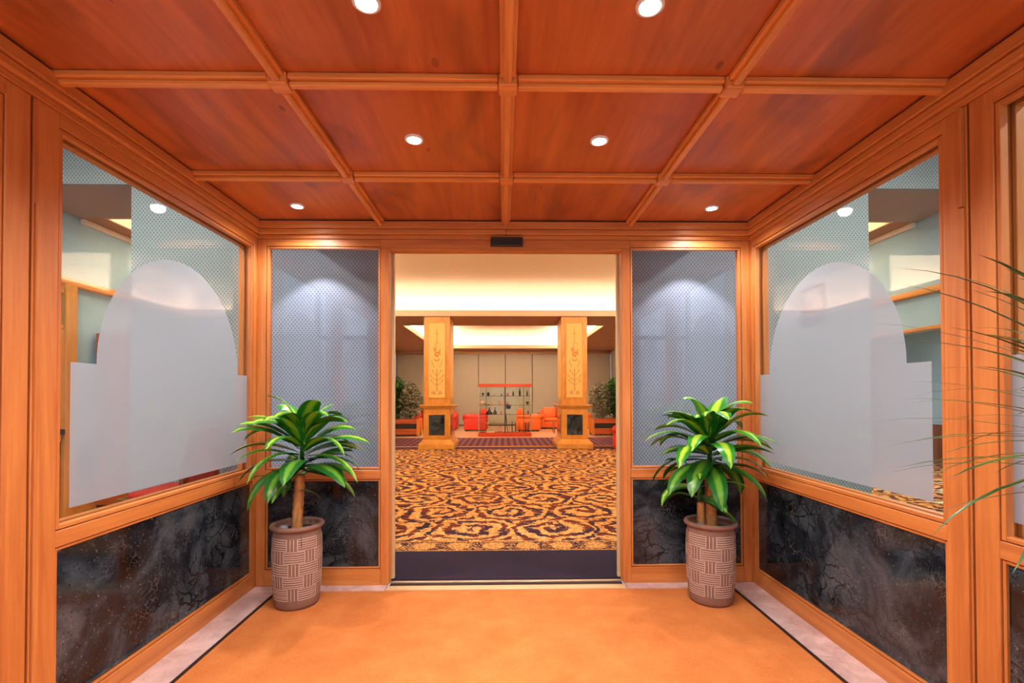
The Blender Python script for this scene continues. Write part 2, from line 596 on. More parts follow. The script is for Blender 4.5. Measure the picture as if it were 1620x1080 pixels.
fl = empty('floor', kind='structure')
piece('doormat_carpet', -1.532, 1.532, -1.40, 3.268, -0.012, 0.0, 'carpet', fl)
for s in (-1, 1):
    a, b = sorted((s * 1.55, s * 1.83))
    for (y0, y1) in ((2.10, 3.40), (0.80, 2.098), (-1.40, 0.798)):
        piece('stone_strip', a, b, y0, y1, -0.02, 0.006, 'stone', fl, 0.001)
    a, b = sorted((s * 1.532, s * 1.546))
    piece('edge_strip', a, b, -1.40, 3.268, -0.02, 0.008, 'darkmetal', fl, 0.001)
    a, b = sorted((s * 0.825, s * 1.549))
    piece('stone_strip', a, b, 3.27, 3.45, -0.02, 0.008, 'stone', fl, 0.001)
piece('threshold_plate', -0.815, 0.815, 3.27, 3.335, -0.02, 0.008, 'goldtrim', fl, 0.001)
piece('track_slot', -0.815, 0.815, 3.336, 3.40, -0.03, -0.004, 'groove', fl)
piece('threshold_plate', -0.815, 0.815, 3.401, 3.43, -0.02, 0.006, 'metal', fl, 0.001)


def bars(parent, name, axis, lo, hi, plane, depth, z0, z1, w, mats, bev=0.0015, gap=True):
    """picture-frame of four bars round an opening. axis 0: in the xz plane, axis 1: in the yz plane"""
    def put(a0, a1, b0, b1, m):
        nm = 'shadow_gap' if m == 'groove' else name
        if axis == 1:
            p0, p1 = sorted((plane, plane + depth))
            piece(nm, p0, p1, a0, a1, b0, b1, m, parent, bev)
        else:
            p0, p1 = sorted((plane, plane + depth))
            piece(nm, a0, a1, p0, p1, b0, b1, m, parent, bev)
    if gap:
        w0, w_, lo0, hi0, z00, z10 = w, 0.006, lo, hi, z0, z1
        keep = plane, depth
        sg = 1 if depth > 0 else -1
        plane, depth = plane + sg * 0.006, sg * 0.012
        put(lo, lo + w_, z0, z1, 'groove'); put(hi - w_, hi, z0, z1, 'groove')
        put(lo + w_, hi - w_, z0, z0 + w_, 'groove'); put(lo + w_, hi - w_, z1 - w_, z1, 'groove')
        plane, depth = keep
        lo, hi, z0, z1 = lo + 0.0028, hi - 0.0028, z0 + 0.0028, z1 - 0.0028
    put(lo, lo + w, z0, z1, mats[1])
    put(hi - w, hi, z0, z1, mats[1])
    put(lo + w + 0.0005, hi - w - 0.0005, z0, z0 + w, mats[0])
    put(lo + w + 0.0005, hi - w - 0.0005, z1 - w, z1, mats[0])


def arch_outline(y0, y1, z0, zs, zt, c, hw):
    pts = [(y0, z0), (y1, z0), (y1, zs), (c + hw, zs)]
    n = 40
    for i in range(1, n):
        a = PI * i / n
        pts.append((c + hw * math.cos(a), zs + (zt - zs) * math.sin(a)))
    pts += [(c - hw, zs), (y0, zs)]
    return pts


def side_wall(s):
    w = empty('wall_left' if s < 0 else 'wall_right', kind='structure')
    X = lambda d: s * (FX + d)

    def pc(name, d0, d1, y0, y1, z0, z1, mat, bev=0.002):
        a, b = sorted((X(d0), X(d1)))
        return piece(name, a, b, y0, y1, z0, z1, mat, w, bev)
    for k, (y0, y1) in enumerate(PANELS):
        yi0, yi1 = y0 + 0.102, y1 - 0.088
        pc('stile', 0, 0.10, y0, yi0, 0.006, 2.405, 'wood_z')
        pc('stile', 0, 0.10, yi1, y1, 0.006, 2.405, 'wood_z')
        pc('rail', 0, 0.10, yi0 + .0004, yi1 - .0004, 0.006, 0.104, 'wood_y')
        pc('rail', 0, 0.10, yi0 + .0004, yi1 - .0004, 0.738, 0.800, 'wood_y')
        pc('rail', 0, 0.10, yi0 + .0004, yi1 - .0004, 2.352, 2.405, 'wood_y')
        # beads, set back a little with a shadow gap behind
        bars(w, 'bead', 1, yi0 + .001, yi1 - .001, X(0.006), s * 0.022, 0.105, 0.737, 0.011, ('wood_y', 'wood_z'))
        bars(w, 'bead', 1, yi0 + .001, yi1 - .001, X(0.004), s * 0.030, 0.801, 2.351, 0.016, ('wood_y', 'wood_z'))
        bars(w, 'bead', 1, yi0 + .001, yi1 - .001, X(0.062), s * 0.034, 0.801, 2.351, 0.016, ('wood_y', 'wood_z'))
        pc('stone_panel', 0.016, 0.050, yi0 + .012, yi1 - .012, 0.116, 0.726, 'marble', 0.005)
        a, b = sorted((X(0.045), X(0.053)))
        pane = piece('glass_pane', a, b, yi0 + 0.002, yi1 - 0.002, 0.806, 2.349, 'glass', w)
        # frosted arch film on the room side of the pane, laid as one cut sheet
        fy0, fy1 = (y0 + 0.198, y1 - 0.10) if k != 1 else (y0 + 0.10, y1 - 0.092)
        c = (fy0 + fy1) / 2 + (0.0 if k != 1 else -0.01)
        bm = bmesh.new()
        ctr = pane.location
        poly = arch_outline(fy0, fy1, 0.868, 1.453, 2.035, c, 0.545)
        bm.faces.new([bm.verts.new((X(0.0355) - ctr.x, u - ctr.y, v - ctr.z)) for u, v in poly])
        finish('frosted_film', bm, 'film', pane)
        if s > 0 and k == 0:
            bm = bmesh.new()
            yc, zc, h = 2.725, 1.835, 0.118
            bm.faces.new([bm.verts.new((X(0.0425) - ctr.x, yc + a_ * h - ctr.y, zc + b_ * h - ctr.z)) for a_, b_ in ((-1, -1), (1, -1), (1, 1), (-1, 1))])
            finish('clear_sticker', bm, 'sticker', pane)
            bm = bmesh.new()
            # faint print: a short scribbled word and a ribbon stroke inside a thin border
            strokes = [[(-.9, .85), (.9, .85)], [(-.9, -.25), (.9, -.25)], [(.62, .12), (.62, .0), (.45, 0)], [(.35, .1), (.28, 0), (.2, .1), (.12, 0)],
                       [(.05, .1), (.05, 0), (-.05, .1), (-.1, 0)], [(-.15, .6), (-.45, .45), (-.2, .2), (-.55, .02)], [(-.5, .6), (-.75, .5)]]
            for st in strokes:
                for (p, q), (p2, q2) in zip(st, st[1:]):
                    dv = Vector((p2 - p, q2 - q)).normalized()
                    nx, ny = -dv.y * 0.03, dv.x * 0.03
                    bm.faces.new([bm.verts.new((X(0.0420) - ctr.x, yc + a_ * h - ctr.y, zc + b_ * h - ctr.z))
                                  for a_, b_ in ((p + nx, q + ny), (p2 + nx, q2 + ny), (p2 - nx, q2 - ny), (p - nx, q - ny))])
            finish('sticker_print', bm, 'stickerink', pane)
    # dark joints between the framed panels, covered behind by a post
    for y in (1.755, 0.19):
        pc('joint', 0.012, 0.10, y, y + 0.010, 0.006, 2.405, 'groove', 0)
    pc('cover_strip', -0.010, 0.0, 1.772, 1.792, 0.01, 2.02, 'wood_z')
    if s > 0:
        pc('cover_strip', -0.016, 0.0, 1.772, 1.792, 2.023, 2.402, 'wood_z')
    pc('cover_strip', -0.010, 0.0, 0.206, 0.226, 0.01, 2.402, 'wood_z')
    # crown moulding, three stepped courses
    pc('crown_moulding', -0.010, 0.10, -1.365, BY, 2.4055, 2.432, 'wood_y', 0.003)
    pc('crown_moulding', -0.030, 0.10, -1.365, BY, 2.4325, 2.470, 'wood_y', 0.006)
    pc('crown_moulding', -0.042, 0.10, -1.365, BY, 2.4705, 2.519, 'wood_y', 0.003)
    # corner post against the end wall
    return w


side_wall(-1)
side_wall(1)

# ---- end wall with the automatic door
wb = empty('wall_back', kind='structure')
for s in (-1, 1):
    def px(name, a, b, y0, y1, z0, z1, mat, bev=0.002):
        x0, x1 = sorted((s * a, s * b))
        return piece(name, x0, x1, y0, y1, z0, z1, mat, wb, bev)
    px('stile', 0.815, 0.872, BY, BY + 0.09, 0.008, 2.345, 'wood_z')
    px('stile', 1.664, 1.7245, BY, BY + 0.09, 0.008, 2.404, 'wood_z')
    px('rail', 0.8725, 1.6635, BY, BY + 0.09, 0.008, 0.118, 'wood_x')
    px('rail', 0.8725, 1.6635, BY, BY + 0.09, 0.738, 0.802, 'wood_x')
    px('rail', 0.8725, 1.6635, BY, BY + 0.09, 2.356, 2.404, 'wood_x')
    x0, x1 = sorted((s * 0.8735, s * 1.6625))
    bars(wb, 'bead', 0, x0, x1, BY + 0.006, 0.02, 0.119, 0.737, 0.010, ('wood_x', 'wood_z'))
    bars(wb, 'bead', 0, x0, x1, BY + 0.005, 0.03, 0.803, 2.355, 0.012, ('wood_x', 'wood_z'))
    px('stone_panel', 0.884, 1.652, BY + 0.016, BY + 0.05, 0.129, 0.727, 'marble', 0.005)
    px('glass_pane', 0.876, 1.660, BY + 0.04, BY + 0.048, 0.806, 2.352, 'glass_tint', 0)
    px('crown_moulding', 0.0, 1.735, BY - 0.030, BY + 0.09, 2.4325, 2.470, 'wood_x', 0.006)
    px('crown_moulding', 0.0, 1.735, BY - 0.042, BY + 0.09, 2.4705, 2.519, 'wood_x', 0.003)
    px('crown_moulding', 0.0, 1.735, BY - 0.010, BY + 0.09, 2.4055, 2.432, 'wood_x', 0.003)
piece('door_header', -0.872, 0.872, BY, BY + 0.09, 2.346, 2.404, 'wood_x', wb, 0.002)
piece('header_soffit', -0.8145, 0.8145, BY + 0.004, BY + 0.09, 2.331, 2.3455, 'wood_x', wb, 0.001)

for k, s in enumerate((-1, 1)):
    d = empty('door_%d' % (k + 1), kind='structure')
    a = lambda u, v: sorted((s * u, s * v))
    x0, x1 = a(0.800, 0.828); piece('door_stile', x0, x1, BY + 0.105, BY + 0.140, 0.012, 2.43, 'goldtrim', d, 0.003)
    x0, x1 = a(1.72, 1.75); piece('door_stile', x0, x1, BY + 0.105, BY + 0.140, 0.012, 2.43, 'metal', d, 0.003)
    x0, x1 = a(0.8285, 1.7195); piece('door_rail', x0, x1, BY + 0.108, BY + 0.136, 0.012, 0.07, 'metal', d, 0.002)
    piece('door_rail', x0, x1, BY + 0.108, BY + 0.136, 2.385, 2.43, 'metal', d, 0.002)
    piece('glass_pane', x0, x1, BY + 0.118, BY + 0.126, 0.07, 2.385, 'glass', d)

# door sensor on the header
sn = thing('door_sensor', 'small black motion sensor mounted above the automatic door', 'sensor', (0.006, BY - 0.002, 2.383))
bm = bmesh.new()
extrude_poly(bm, [(-0.112, -0.031), (0.112, -0.031), (0.112, 0.031), (-0.112, 0.031)], lambda u, v, w: (u, -w, v), 0.036)
bevel_all(bm, 0.006, 2)
finish('housing', bm, 'black', sn)
bm = bmesh.new(); ab(bm, -0.10, 0.10, -0.0395, -0.0362, -0.024, 0.010)
finish('lens_window', bm, 'darkslot', sn)

# ---- coffered ceiling
ce = empty('ceiling', kind='structure')
XS = [-1.70, -0.866, 0.0, 0.866, 1.70]
YS = [3.325, 2.624, 1.827, 1.030, 0.233, -0.564, -1.36]
for j in range(len(YS) - 1):
    for i in range(4):
        piece('ceiling_panel', XS[i] + 0.002, XS[i + 1] - 0.002, YS[j + 1] + 0.002, YS[j] - 0.002, 2.530, 2.545, 'panel', ce)
piece('light_stop_slab', -1.83, 1.83, -1.40, 3.44, 2.5465, 2.62, 'groove', ce)  # slab added over the panels to stop light leaking through
RW = 0.029
for j in range(1, len(YS) - 1):
    for i in range(4):
        x0 = XS[i] + (0.037 if i > 0 else -0.02)
        x1 = XS[i + 1] - (0.037 if i < 3 else -0.02)
        piece('rib', x0, x1, YS[j] - RW, YS[j] + RW, 2.506, 2.5295, 'rib_x', ce, 0.004)
        piece('rib_bead', x0, x1, YS[j] - 0.014, YS[j] + 0.014, 2.486, 2.5058, 'rib_x', ce, 0.005)
for i in range(1, 4):
    for j in range(len(YS) - 1):
        y1 = YS[j] - (0.037 if j > 0 else -0.01)
        y0 = YS[j + 1] + (0.037 if j < len(YS) - 2 else -0.01)
        piece('rib', XS[i] - RW, XS[i] + RW, y0, y1, 2.506, 2.5295, 'rib_y', ce, 0.004)
        piece('rib_bead', XS[i] - 0.014, XS[i] + 0.014, y0, y1, 2.486, 2.5058, 'rib_y', ce, 0.005)
    for j in range(1, len(YS) - 1):
        piece('cross_block', XS[i] - 0.035, XS[i] + 0.035, YS[j] - 0.035, YS[j] + 0.035, 2.483, 2.5292, 'rib_x', ce, 0.004)

# ---- downlights
DL = [(-0.44, 1.474, 'recessed ceiling spotlight nearest the camera, left of the central batten'),
      (0.44, 1.474, 'recessed ceiling spotlight nearest the camera, right of the central batten'),
      (-0.44, 2.268, 'recessed ceiling spotlight in the middle row, left of the central batten'),
      (0.44, 2.268, 'recessed ceiling spotlight in the middle row, right of the central batten'),
      (-1.335, 3.080, 'recessed ceiling spotlight in the corner above the left potted plant'),
      (1.335, 3.080, 'recessed ceiling spotlight in the corner above the right potted plant'),
      (-1.30, 0.63, 'recessed ceiling spotlight over the camera, beside the left glass wall'), (1.30, 0.63, 'recessed ceiling spotlight over the camera, beside the right glass wall'),
      (-0.44, -0.17, 'recessed ceiling spotlight near the street entrance, left of the central batten'), (0.44, -0.17, 'recessed ceiling spotlight near the street entrance, right of the central batten')]
bm = bmesh.new()
lathe(bm, [(0.044, 2.5298), (0.044, 2.524), (0.034, 2.522), (0.032, 2.529)], 28, cap=False)
tmp = finish('trim_ring', bm, 'white', smooth=True); ring_me = tmp.data; bpy.data.objects.remove(tmp)
bm = bmesh.new()
lathe(bm, [(0.031, 2.5295), (0.031, 2.5255), (0.016, 2.5225)], 24)
tmp = finish('lamp_lens', bm, 'bulb', smooth=True); lens_me = tmp.data; bpy.data.objects.remove(tmp)
for x, y, lab in DL:
    t = thing('downlight', lab, 'ceiling light', (x, y, 0), group='recessed vestibule spotlights')
    for nm, me in (('trim_ring', ring_me), ('lamp_lens', lens_me)):
        link(bpy.data.objects.new(nm, me), t)
    spot('lamp_light', (0, 0, 2.515), t, SPOT_W)

for s, lab in ((-1, 'recessed wall-washer spotlight above the wallpaper left of the door passage'), (1, 'recessed wall-washer spotlight above the wallpaper right of the door passage')):
    t = thing('downlight', lab, 'ceiling light', (s * 1.70, 4.18, 0.205), group='passage wall washers')
    for nm, me in (('trim_ring', ring_me), ('lamp_lens', lens_me)):
        link(bpy.data.objects.new(nm, me), t)
    spot('lamp_light', (0, 0, 2.515), t, 50.0, 96, (1.0, 0.91, 1.0), 0.03, 0.3)

# ================================================================== BAYS EITHER SIDE, LOBBY SHELL
LX = 4.70             # lobby side walls
SZ = 3.285            # soffit height
PY0, PY1 = 4.50, 5.37  # wallpapered piers and the beam over them
FY = 21.0             # far wall

fb = empty('floor_lobby', kind='structure')
piece('bay_floor', -LX, -1.845, -2.5, 3.455, -0.03, -0.004, 'pinkfloor', fb)
piece('bay_floor', 1.845, LX, -2.5, 3.455, -0.03, -0.004, 'pinkfloor', fb)
piece('scroll_carpet', -3.42, LX, 4.372, 11.80, -0.02, 0.0, 'scroll', fb)
piece('scroll_carpet', LX + 0.0005, 8.2, 4.5, 11.9, -0.02, 0.0, 'scroll', fb)
piece('scroll_carpet', -LX, -3.42, 7.30, 11.80, -0.02, 0.0, 'scroll', fb)
piece('carpet_border', -3.42, LX, 4.092, 4.3718, -0.02, 0.0, 'border', fb)
piece('plum_band', -LX, LX, 3.456, 4.0918, -0.022, -0.006, 'plum', fb)
piece('plum_band', -LX, LX, 11.8002, 12.40, -0.02, 0.0, 'plum', fb)
piece('gold_line', -LX, LX, 12.4002, 12.55, -0.02, 0.0005, 'gold_line', fb)
piece('striped_runner', -LX, LX, 12.5502, 15.05, -0.02, 0.0, 'runner', fb)
piece('terracotta_floor', -LX, LX, 15.0502, FY, -0.02, 0.0, 'pinkfloor', fb)
ny = 24
for k in range(ny):
    y0 = 4.30 + k * (7.30 - 4.30) / ny
    xa = -4.05 + 0.35 * ((k * 37) % 5 - 2) / 2.0
    piece('plank', -LX, xa - 0.0015, y0 + .001, y0 + 0.125 - .001, -0.02, 0.0, 'plank', fb, 0.0015)
    piece('plank', xa + 0.0015, -3.421, y0 + .001, y0 + 0.125 - .001, -0.02, 0.0, 'plank', fb, 0.0015)

mt = tag(piece('entrance_mat', -1.05, 1.05, 3.462, 4.088, -0.0055, 0.004, 'mat', None, 0.002), 'dark plum entrance mat on the floor just beyond the automatic door', 'mat')


def wobj(name, x0, x1, y0, y1, z0, z1, mat, parent):
    """box with its mesh in world coordinates, so wallpaper runs on across pieces"""
    bm = bmesh.new()
    ab(bm, x0, x1, y0, y1, z0, z1)
    return finish(name, bm, mat, parent)


# piers and beam covered in dotted wallpaper
pr = empty('wall_passage', kind='structure')
for s in (-1, 1):
    x0, x1 = sorted((s * 1.172, s * 3.468))
    wobj('wallpapered_pier', x0, x1, PY0, PY0 + 0.20, 0.0, SZ, 'paper', pr)
wobj('wallpapered_beam', -LX, LX, PY0, PY0 + 0.05, SZ + 0.0003, 3.74, 'paper', pr)
piece('beam_soffit', -LX, LX, PY0 + 0.0505, PY1, SZ + 0.0006, SZ + 0.06, 'beamsoffit', pr)
# soffit strips next to the pier edges read as a lowered band
lc = empty('ceiling_lobby', kind='structure')
for s in (-1, 1):
    x0, x1 = sorted((s * 1.84, s * LX))
    piece('bay_ceiling', x0, x1, -2.5, PY0, 3.742, 3.80, 'bayceil', lc)
piece('passage_ceiling', -1.84, 1.84, 3.445, PY0 - 0.06, 2.735, 2.80, 'bayceil', lc)
piece('bay_ceiling', -1.84, 1.84, 3.44, PY0, 3.742, 3.80, 'bayceil', lc)
piece('bay_ceiling', -1.84, 1.84, -2.5, 3.44, 3.742, 3.80, 'bayceil', lc)
T1 = (-4.44, 4.44, PY1, 11.90)
T2 = (-2.85, 2.85, 13.50, 20.0)
for s in (-1, 1):
    x0, x1 = sorted((s * 4.44, s * LX)); piece('soffit', x0, x1, PY1, 11.90, SZ, SZ + 0.05, 'soffit', lc)
    x0, x1 = sorted((s * 2.85, s * LX)); piece('soffit', x0, x1, 13.50, 20.0, SZ, SZ + 0.05, 'soffit', lc)
piece('soffit', -LX, LX, 11.90, 13.50, SZ, SZ + 0.05, 'soffit', lc)
piece('soffit', -LX, LX, 20.0, FY, SZ, SZ + 0.05, 'soffit', lc)


def tray(T, top, out):
    x0, x1, y0, y1 = T
    # lip round the opening
    h = 0.15
    piece('cove_lip', x0, x1, y1 - 0.03, y1, SZ - 0.002, SZ + h, 'fascia', lc, 0.004)
    piece('cove_lip', x0, x1, y0, y0 + 0.03, SZ - 0.002, SZ + h, 'fascia', lc, 0.004)
    piece('cove_lip', x0, x0 + 0.03, y0 + 0.0301, y1 - 0.0301, SZ - 0.002, SZ + h, 'fascia', lc, 0.004)
    piece('cove_lip', x1 - 0.03, x1, y0 + 0.0301, y1 - 0.0301, SZ - 0.002, SZ + h, 'fascia', lc, 0.004)
    # raised ceiling with side walls
    ox0, ox1, oy0, oy1 = x0 - out, x1 + out, y0 - out, y1 + out
    cr = 0.62
    bm = bmesh.new()
    rings = [[bm.verts.new(p) for p in ((ox0, oy0, SZ + 0.05), (ox1, oy0, SZ + 0.05), (ox1, oy1, SZ + 0.05), (ox0, oy1, SZ + 0.05))]]
    for k in range(13):
        a = PI / 2 * k / 12
        d, zz = 1.5 * cr * (1 - math.cos(a)), top - cr + cr * math.sin(a)
        rings.append([bm.verts.new(p) for p in ((ox0 + d, oy0 + d, zz), (ox1 - d, oy0 + d, zz), (ox1 - d, oy1 - d, zz), (ox0 + d, oy1 - d, zz))])
    for a, b in zip(rings, rings[1:]):
        for q in range(4):
            bm.faces.new((a[q], a[(q + 1) % 4], b[(q + 1) % 4], b[q]))
    bm.faces.new(rings[-1])
    finish('coved_ceiling', bm, 'cream', lc)
    # cove lamps lying behind the lip, shining up
    z = SZ + 0.09
    o = out * 0.5
    area('cove_lamp', ((x0 + x1) / 2, y1 + o, z), x1 - x0, 0.12, COVE_W * 0.20 * (x1 - x0), lc, rot=(PI, 0, 0))
    area('cove_lamp', ((x0 + x1) / 2, y0 - o, z), x1 - x0, 0.12, COVE_W * (x1 - x0), lc, rot=(PI, 0, 0))
    area('cove_lamp', (x0 - o, (y0 + y1) / 2, z), 0.12, y1 - y0, COVE_W * 1.5 * (y1 - y0), lc, (1, 0.95, 0.88), rot=(PI, 0, 0))
    area('cove_lamp', (x1 + o, (y0 + y1) / 2, z), 0.12, y1 - y0, COVE_W * 1.5 * (y1 - y0), lc, (1, 0.95, 0.88), rot=(PI, 0, 0))


tray(T1, 3.98, 0.24)
tray(T2, 3.98, 0.30)
piece('ceiling_panel_joint', 3.7, 4.4, 17.0, 17.03, SZ - 0.003, SZ - 0.0002, 'seam', lc)
for (x, y) in ((-3.9, 14.4), (3.95, 14.4), (3.9, 16.5)):
    bm = bmesh.new(); lathe(bm, [(0.07, SZ - 0.012), (0.07, SZ - 0.001)], 16, x, y)
    t = finish('smoke_detector', bm, 'fascia', lc)

# lobby side walls
for s in (-1, 1):
    wl = empty('wall_lobby_left' if s < 0 else 'wall_lobby_right', kind='structure')
    def pl(name, d0, d1, y0, y1, z0, z1, mat, bev=0.0):
        a, b = sorted((s * (LX - d0), s * (LX - d1)))
        return piece(name, a, b, y0, y1, z0, z1, mat, wl, bev)
    a, b = sorted((s * LX, s * (LX + 0.1)))
    if s < 0:
        wobj('wallpaper', a, b, -2.5, 13.0, 0.0, 3.74, 'paper_y', wl)
    else:
        wobj('wallpaper', a, b, -2.5, 4.60, 0.0, 3.74, 'paper_y', wl)
        wobj('wallpaper', a, b, 4.60, 9.0, 2.03, 3.74, 'paper_y', wl)
        wobj('wallpaper', a, b, 9.0, 13.0, 0.0, 3.74, 'paper_y', wl)
        # side room seen under the rail
        wobj('side_room_wall', 8.2, 8.3, 4.4, 12.0, 0.0, 2.6, 'paper_y', wl)
        wobj('side_room_wall', 4.8, 8.2, 11.9, 12.0, 0.0, 2.6, 'paper', wl)
        wobj('side_room_wall', 4.8, 8.2, 4.4, 4.5, 0.0, 2.6, 'paper', wl)
        wobj('side_room_ceiling', 4.8, 8.2, 4.5, 11.9, 2.6, 2.65, 'cream', wl)
        piece('side_room_dado', 8.16, 8.199, 4.51, 11.89, 0.0, 0.75, 'brownwood', wl)
        area('side_room_fill', (6.4, 7.2, 2.58), 1.2, 1.2, 90, wl)  # added fill light without a fixture, brightens the side room
    wobj('plaster', a, b, 13.0, FY, 0.0, SZ, 'taupe', wl)
    pl('cornice', 0.0, 0.05, PY1 + 0.01, 11.9, SZ - 0.06, SZ - 0.001, 'white', 0.006)
    if s < 0:
        # glazed wooden screen with marble dado
        pl('top_rail', 0.0, 0.07, 3.0, 9.0, 2.50, 2.58, 'ywood_y', 0.008)
        pl('window_post', 0.0, 0.09, 5.12, 5.26, 0.0, 2.499, 'ywood_z', 0.006)
        pl('window_post', 0.0, 0.09, 3.60, 3.72, 0.0, 2.499, 'ywood_z', 0.006)
        pl('window_head', 0.0, 0.075, 3.721, 5.119, 2.40, 2.47, 'ywood_y', 0.006)
        pl('window_transom', 0.0, 0.075, 3.721, 5.119, 2.02, 2.07, 'ywood_y', 0.006)
        pl('window_sill', 0.0, 0.10, 3.721, 5.119, 0.92, 0.97, 'darkmetal', 0.006)
        pl('glass_pane', 0.02, 0.028, 3.721, 5.119, 0.97, 2.40, 'glass_dark')
        pl('window_jamb', 0.02, 0.085, 5.04, 5.118, 0.975, 2.018, 'ywood_z', 0.004)
        pl('dado_panel', 0.0, 0.05, 3.721, 5.118, 0.70, 0.84, 'marble', 0.004)
        pl('dado_rail', 0.0, 0.06, 3.721, 5.118, 0.845, 0.918, 'ywood_y', 0.004)
        pl('wainscot', 0.0, 0.05, 3.721, 5.118, 0.0, 0.695, 'planter', 0.004)
        pl('dado_panel', 0.0, 0.03, 5.27, 9.0, 0.14, 0.80, 'marble', 0.004)
        pl('skirting', 0.0, 0.04, 5.27, 9.0, 0.0, 0.138, 'ywood_y', 0.004)
    else:
        pl('top_rail', 0.0, 0.06, 2.0, 9.0, 2.43, 2.50, 'ywood_y', 0.008)
        pl('wall_rail', 0.0, 0.05, 4.6, 9.0, 2.03, 2.07, 'ywood_y', 0.006)

# cabinet block on the left wall, wooden door on the right wall
cb = thing('wall_cabinet', 'tall red-brown wooden cabinet standing against the left lobby wall', 'cabinet', (-4.38, 5.72, 0.0))
piece('body', -0.29, 0.27, -0.16, 0.5, 0.08, 2.04, 'planter', cb, 0.006)
piece('plinth', -0.28, 0.25, -0.14, 0.48, 0.0, 0.08, 'darkslot', cb)
piece('door', 0.2705, 0.288, -0.15, 0.165, 0.10, 2.02, 'planter', cb, 0.004)
piece('door', 0.2705, 0.288, 0.175, 0.49, 0.10, 2.02, 'planter', cb, 0.004)
rd = empty('door_3', (4.655, 3.95, 0.0), kind='structure')
piece('door_leaf', -0.02, 0.02, -0.42, 0.42, 0.0, 2.0, 'brownwood', rd, 0.004)
for z0, z1 in ((0.15, 0.95), (1.08, 1.85)):
    piece('door_panel', -0.032, -0.0202, -0.30, 0.30, z0, z1, 'brownwood', rd, 0.006)
for y0, y1 in ((-0.50, -0.425), (0.425, 0.50)):
    piece('door_jamb', -0.04, 0.04, y0, y1, 0.0, 2.0, 'brownwood', rd, 0.005)
piece('door_head', -0.04, 0.04, -0.50, 0.50, 2.001, 2.08, 'brownwood', rd, 0.005)

# far wall of upright taupe panels
wf = empty('wall_far', kind='structure')
piece('backing', -LX, LX, FY + 0.03, FY + 0.10, 0.0, SZ, 'seam', wf)
xs = [-4.66, -3.44, -2.28, -1.10, 0.07, 1.25, 2.43, 3.60, 4.68]
for a, b in zip(xs, xs[1:]):
    piece('wall_panel', a + 0.014, b - 0.014, FY - 0.02, FY + 0.03, 0.06, 3.12, 'taupe', wf, 0.004)
piece('cornice', -LX, LX, FY - 0.06, FY + 0.03, 3.125, SZ - 0.001, 'soffit', wf, 0.01)
piece('skirting', -LX, LX, FY - 0.03, FY + 0.03, 0.0, 0.058, 'seam', wf)
for s in (-1, 1):
    x0, x1 = sorted((s * 4.52, s * 4.68))
    piece('corner_pilaster', x0, x1, 18.2, 18.5, 0.0, SZ - 0.01, 'fascia', wf, 0.006)

# street front behind the camera: glazed screen with mullions, daylight comes in here
wfr = empty('wall_front', kind='structure')
for x in (-4.6, -3.6, -2.6, -1.80, -0.9, 0.0, 0.9, 1.80, 2.6, 3.6, 4.6):
    piece('mullion', x - 0.04, x + 0.04, -2.56, -2.50, 0.0, 3.74, 'darkmetal', wfr, 0.004)
piece('transom', -LX, LX, -2.555, -2.505, 2.40, 2.48, 'darkmetal', wfr, 0.004)
piece('pavement_slab', -LX, LX, -2.5, -1.41, -0.05, -0.015, 'stone', wfr)

# unseen lamps added on the bay ceilings to light the side passages
for s in (-1, 1):
    for k, y in enumerate((0.6, 2.9)):
        t = thing('bay_fill_lamp', 'unseen round flush fill lamp %s in the %s side passage' % (('near the street front', 'near the wallpapered pier')[k], 'left' if s < 0 else 'right'), 'ceiling light', (s * 3.2, y, 3.735), group='side passage fill lamps')
        bm = bmesh.new(); lathe(bm, [(0.16, 0.0), (0.16, -0.02), (0.14, -0.04)], 24)
        finish('housing', bm, 'white', t, smooth=False)
        area('lamp_light', (0, 0, -0.05), 0.26, 0.26, BAY_W, t, (1, 0.93, 0.84))

# ================================================================== POTTED DRACAENAS
def fits(loc, base, az, el, L, W, droop, n=9):
    # does the leaf stay inside the vestibule?
    p = Vector(base) + Vector(loc)
    e = el
    for k in range(n + 1):
        if abs(p.x) > 1.695 - W * 0.3 or p.y > 3.325 - W * 0.3:
            return False
        p = p + Vector((math.cos(az) * math.cos(e), math.sin(az) * math.cos(e), math.sin(e))) * (L / n)
        e = max(e - droop * (0.35 + 1.3 * k / n) / n, -1.45)
    return True


def fit_leaf(loc, base, az, el, L, W, droop):
    # turn a leaf away from the wall, then shorten it
    az = (az + PI) % (2 * PI) - PI
    tgt = math.atan2(-0.9, -math.copysign(0.8, loc[0]))
    for k in range(14):
        if fits(loc, base, az, el, L, W, droop):
            break
        d = (tgt - az + PI) % (2 * PI) - PI
        az += 0.12 * d
        L *= 0.955
        el = min(el + 0.03, 1.3)
    return az, el, L


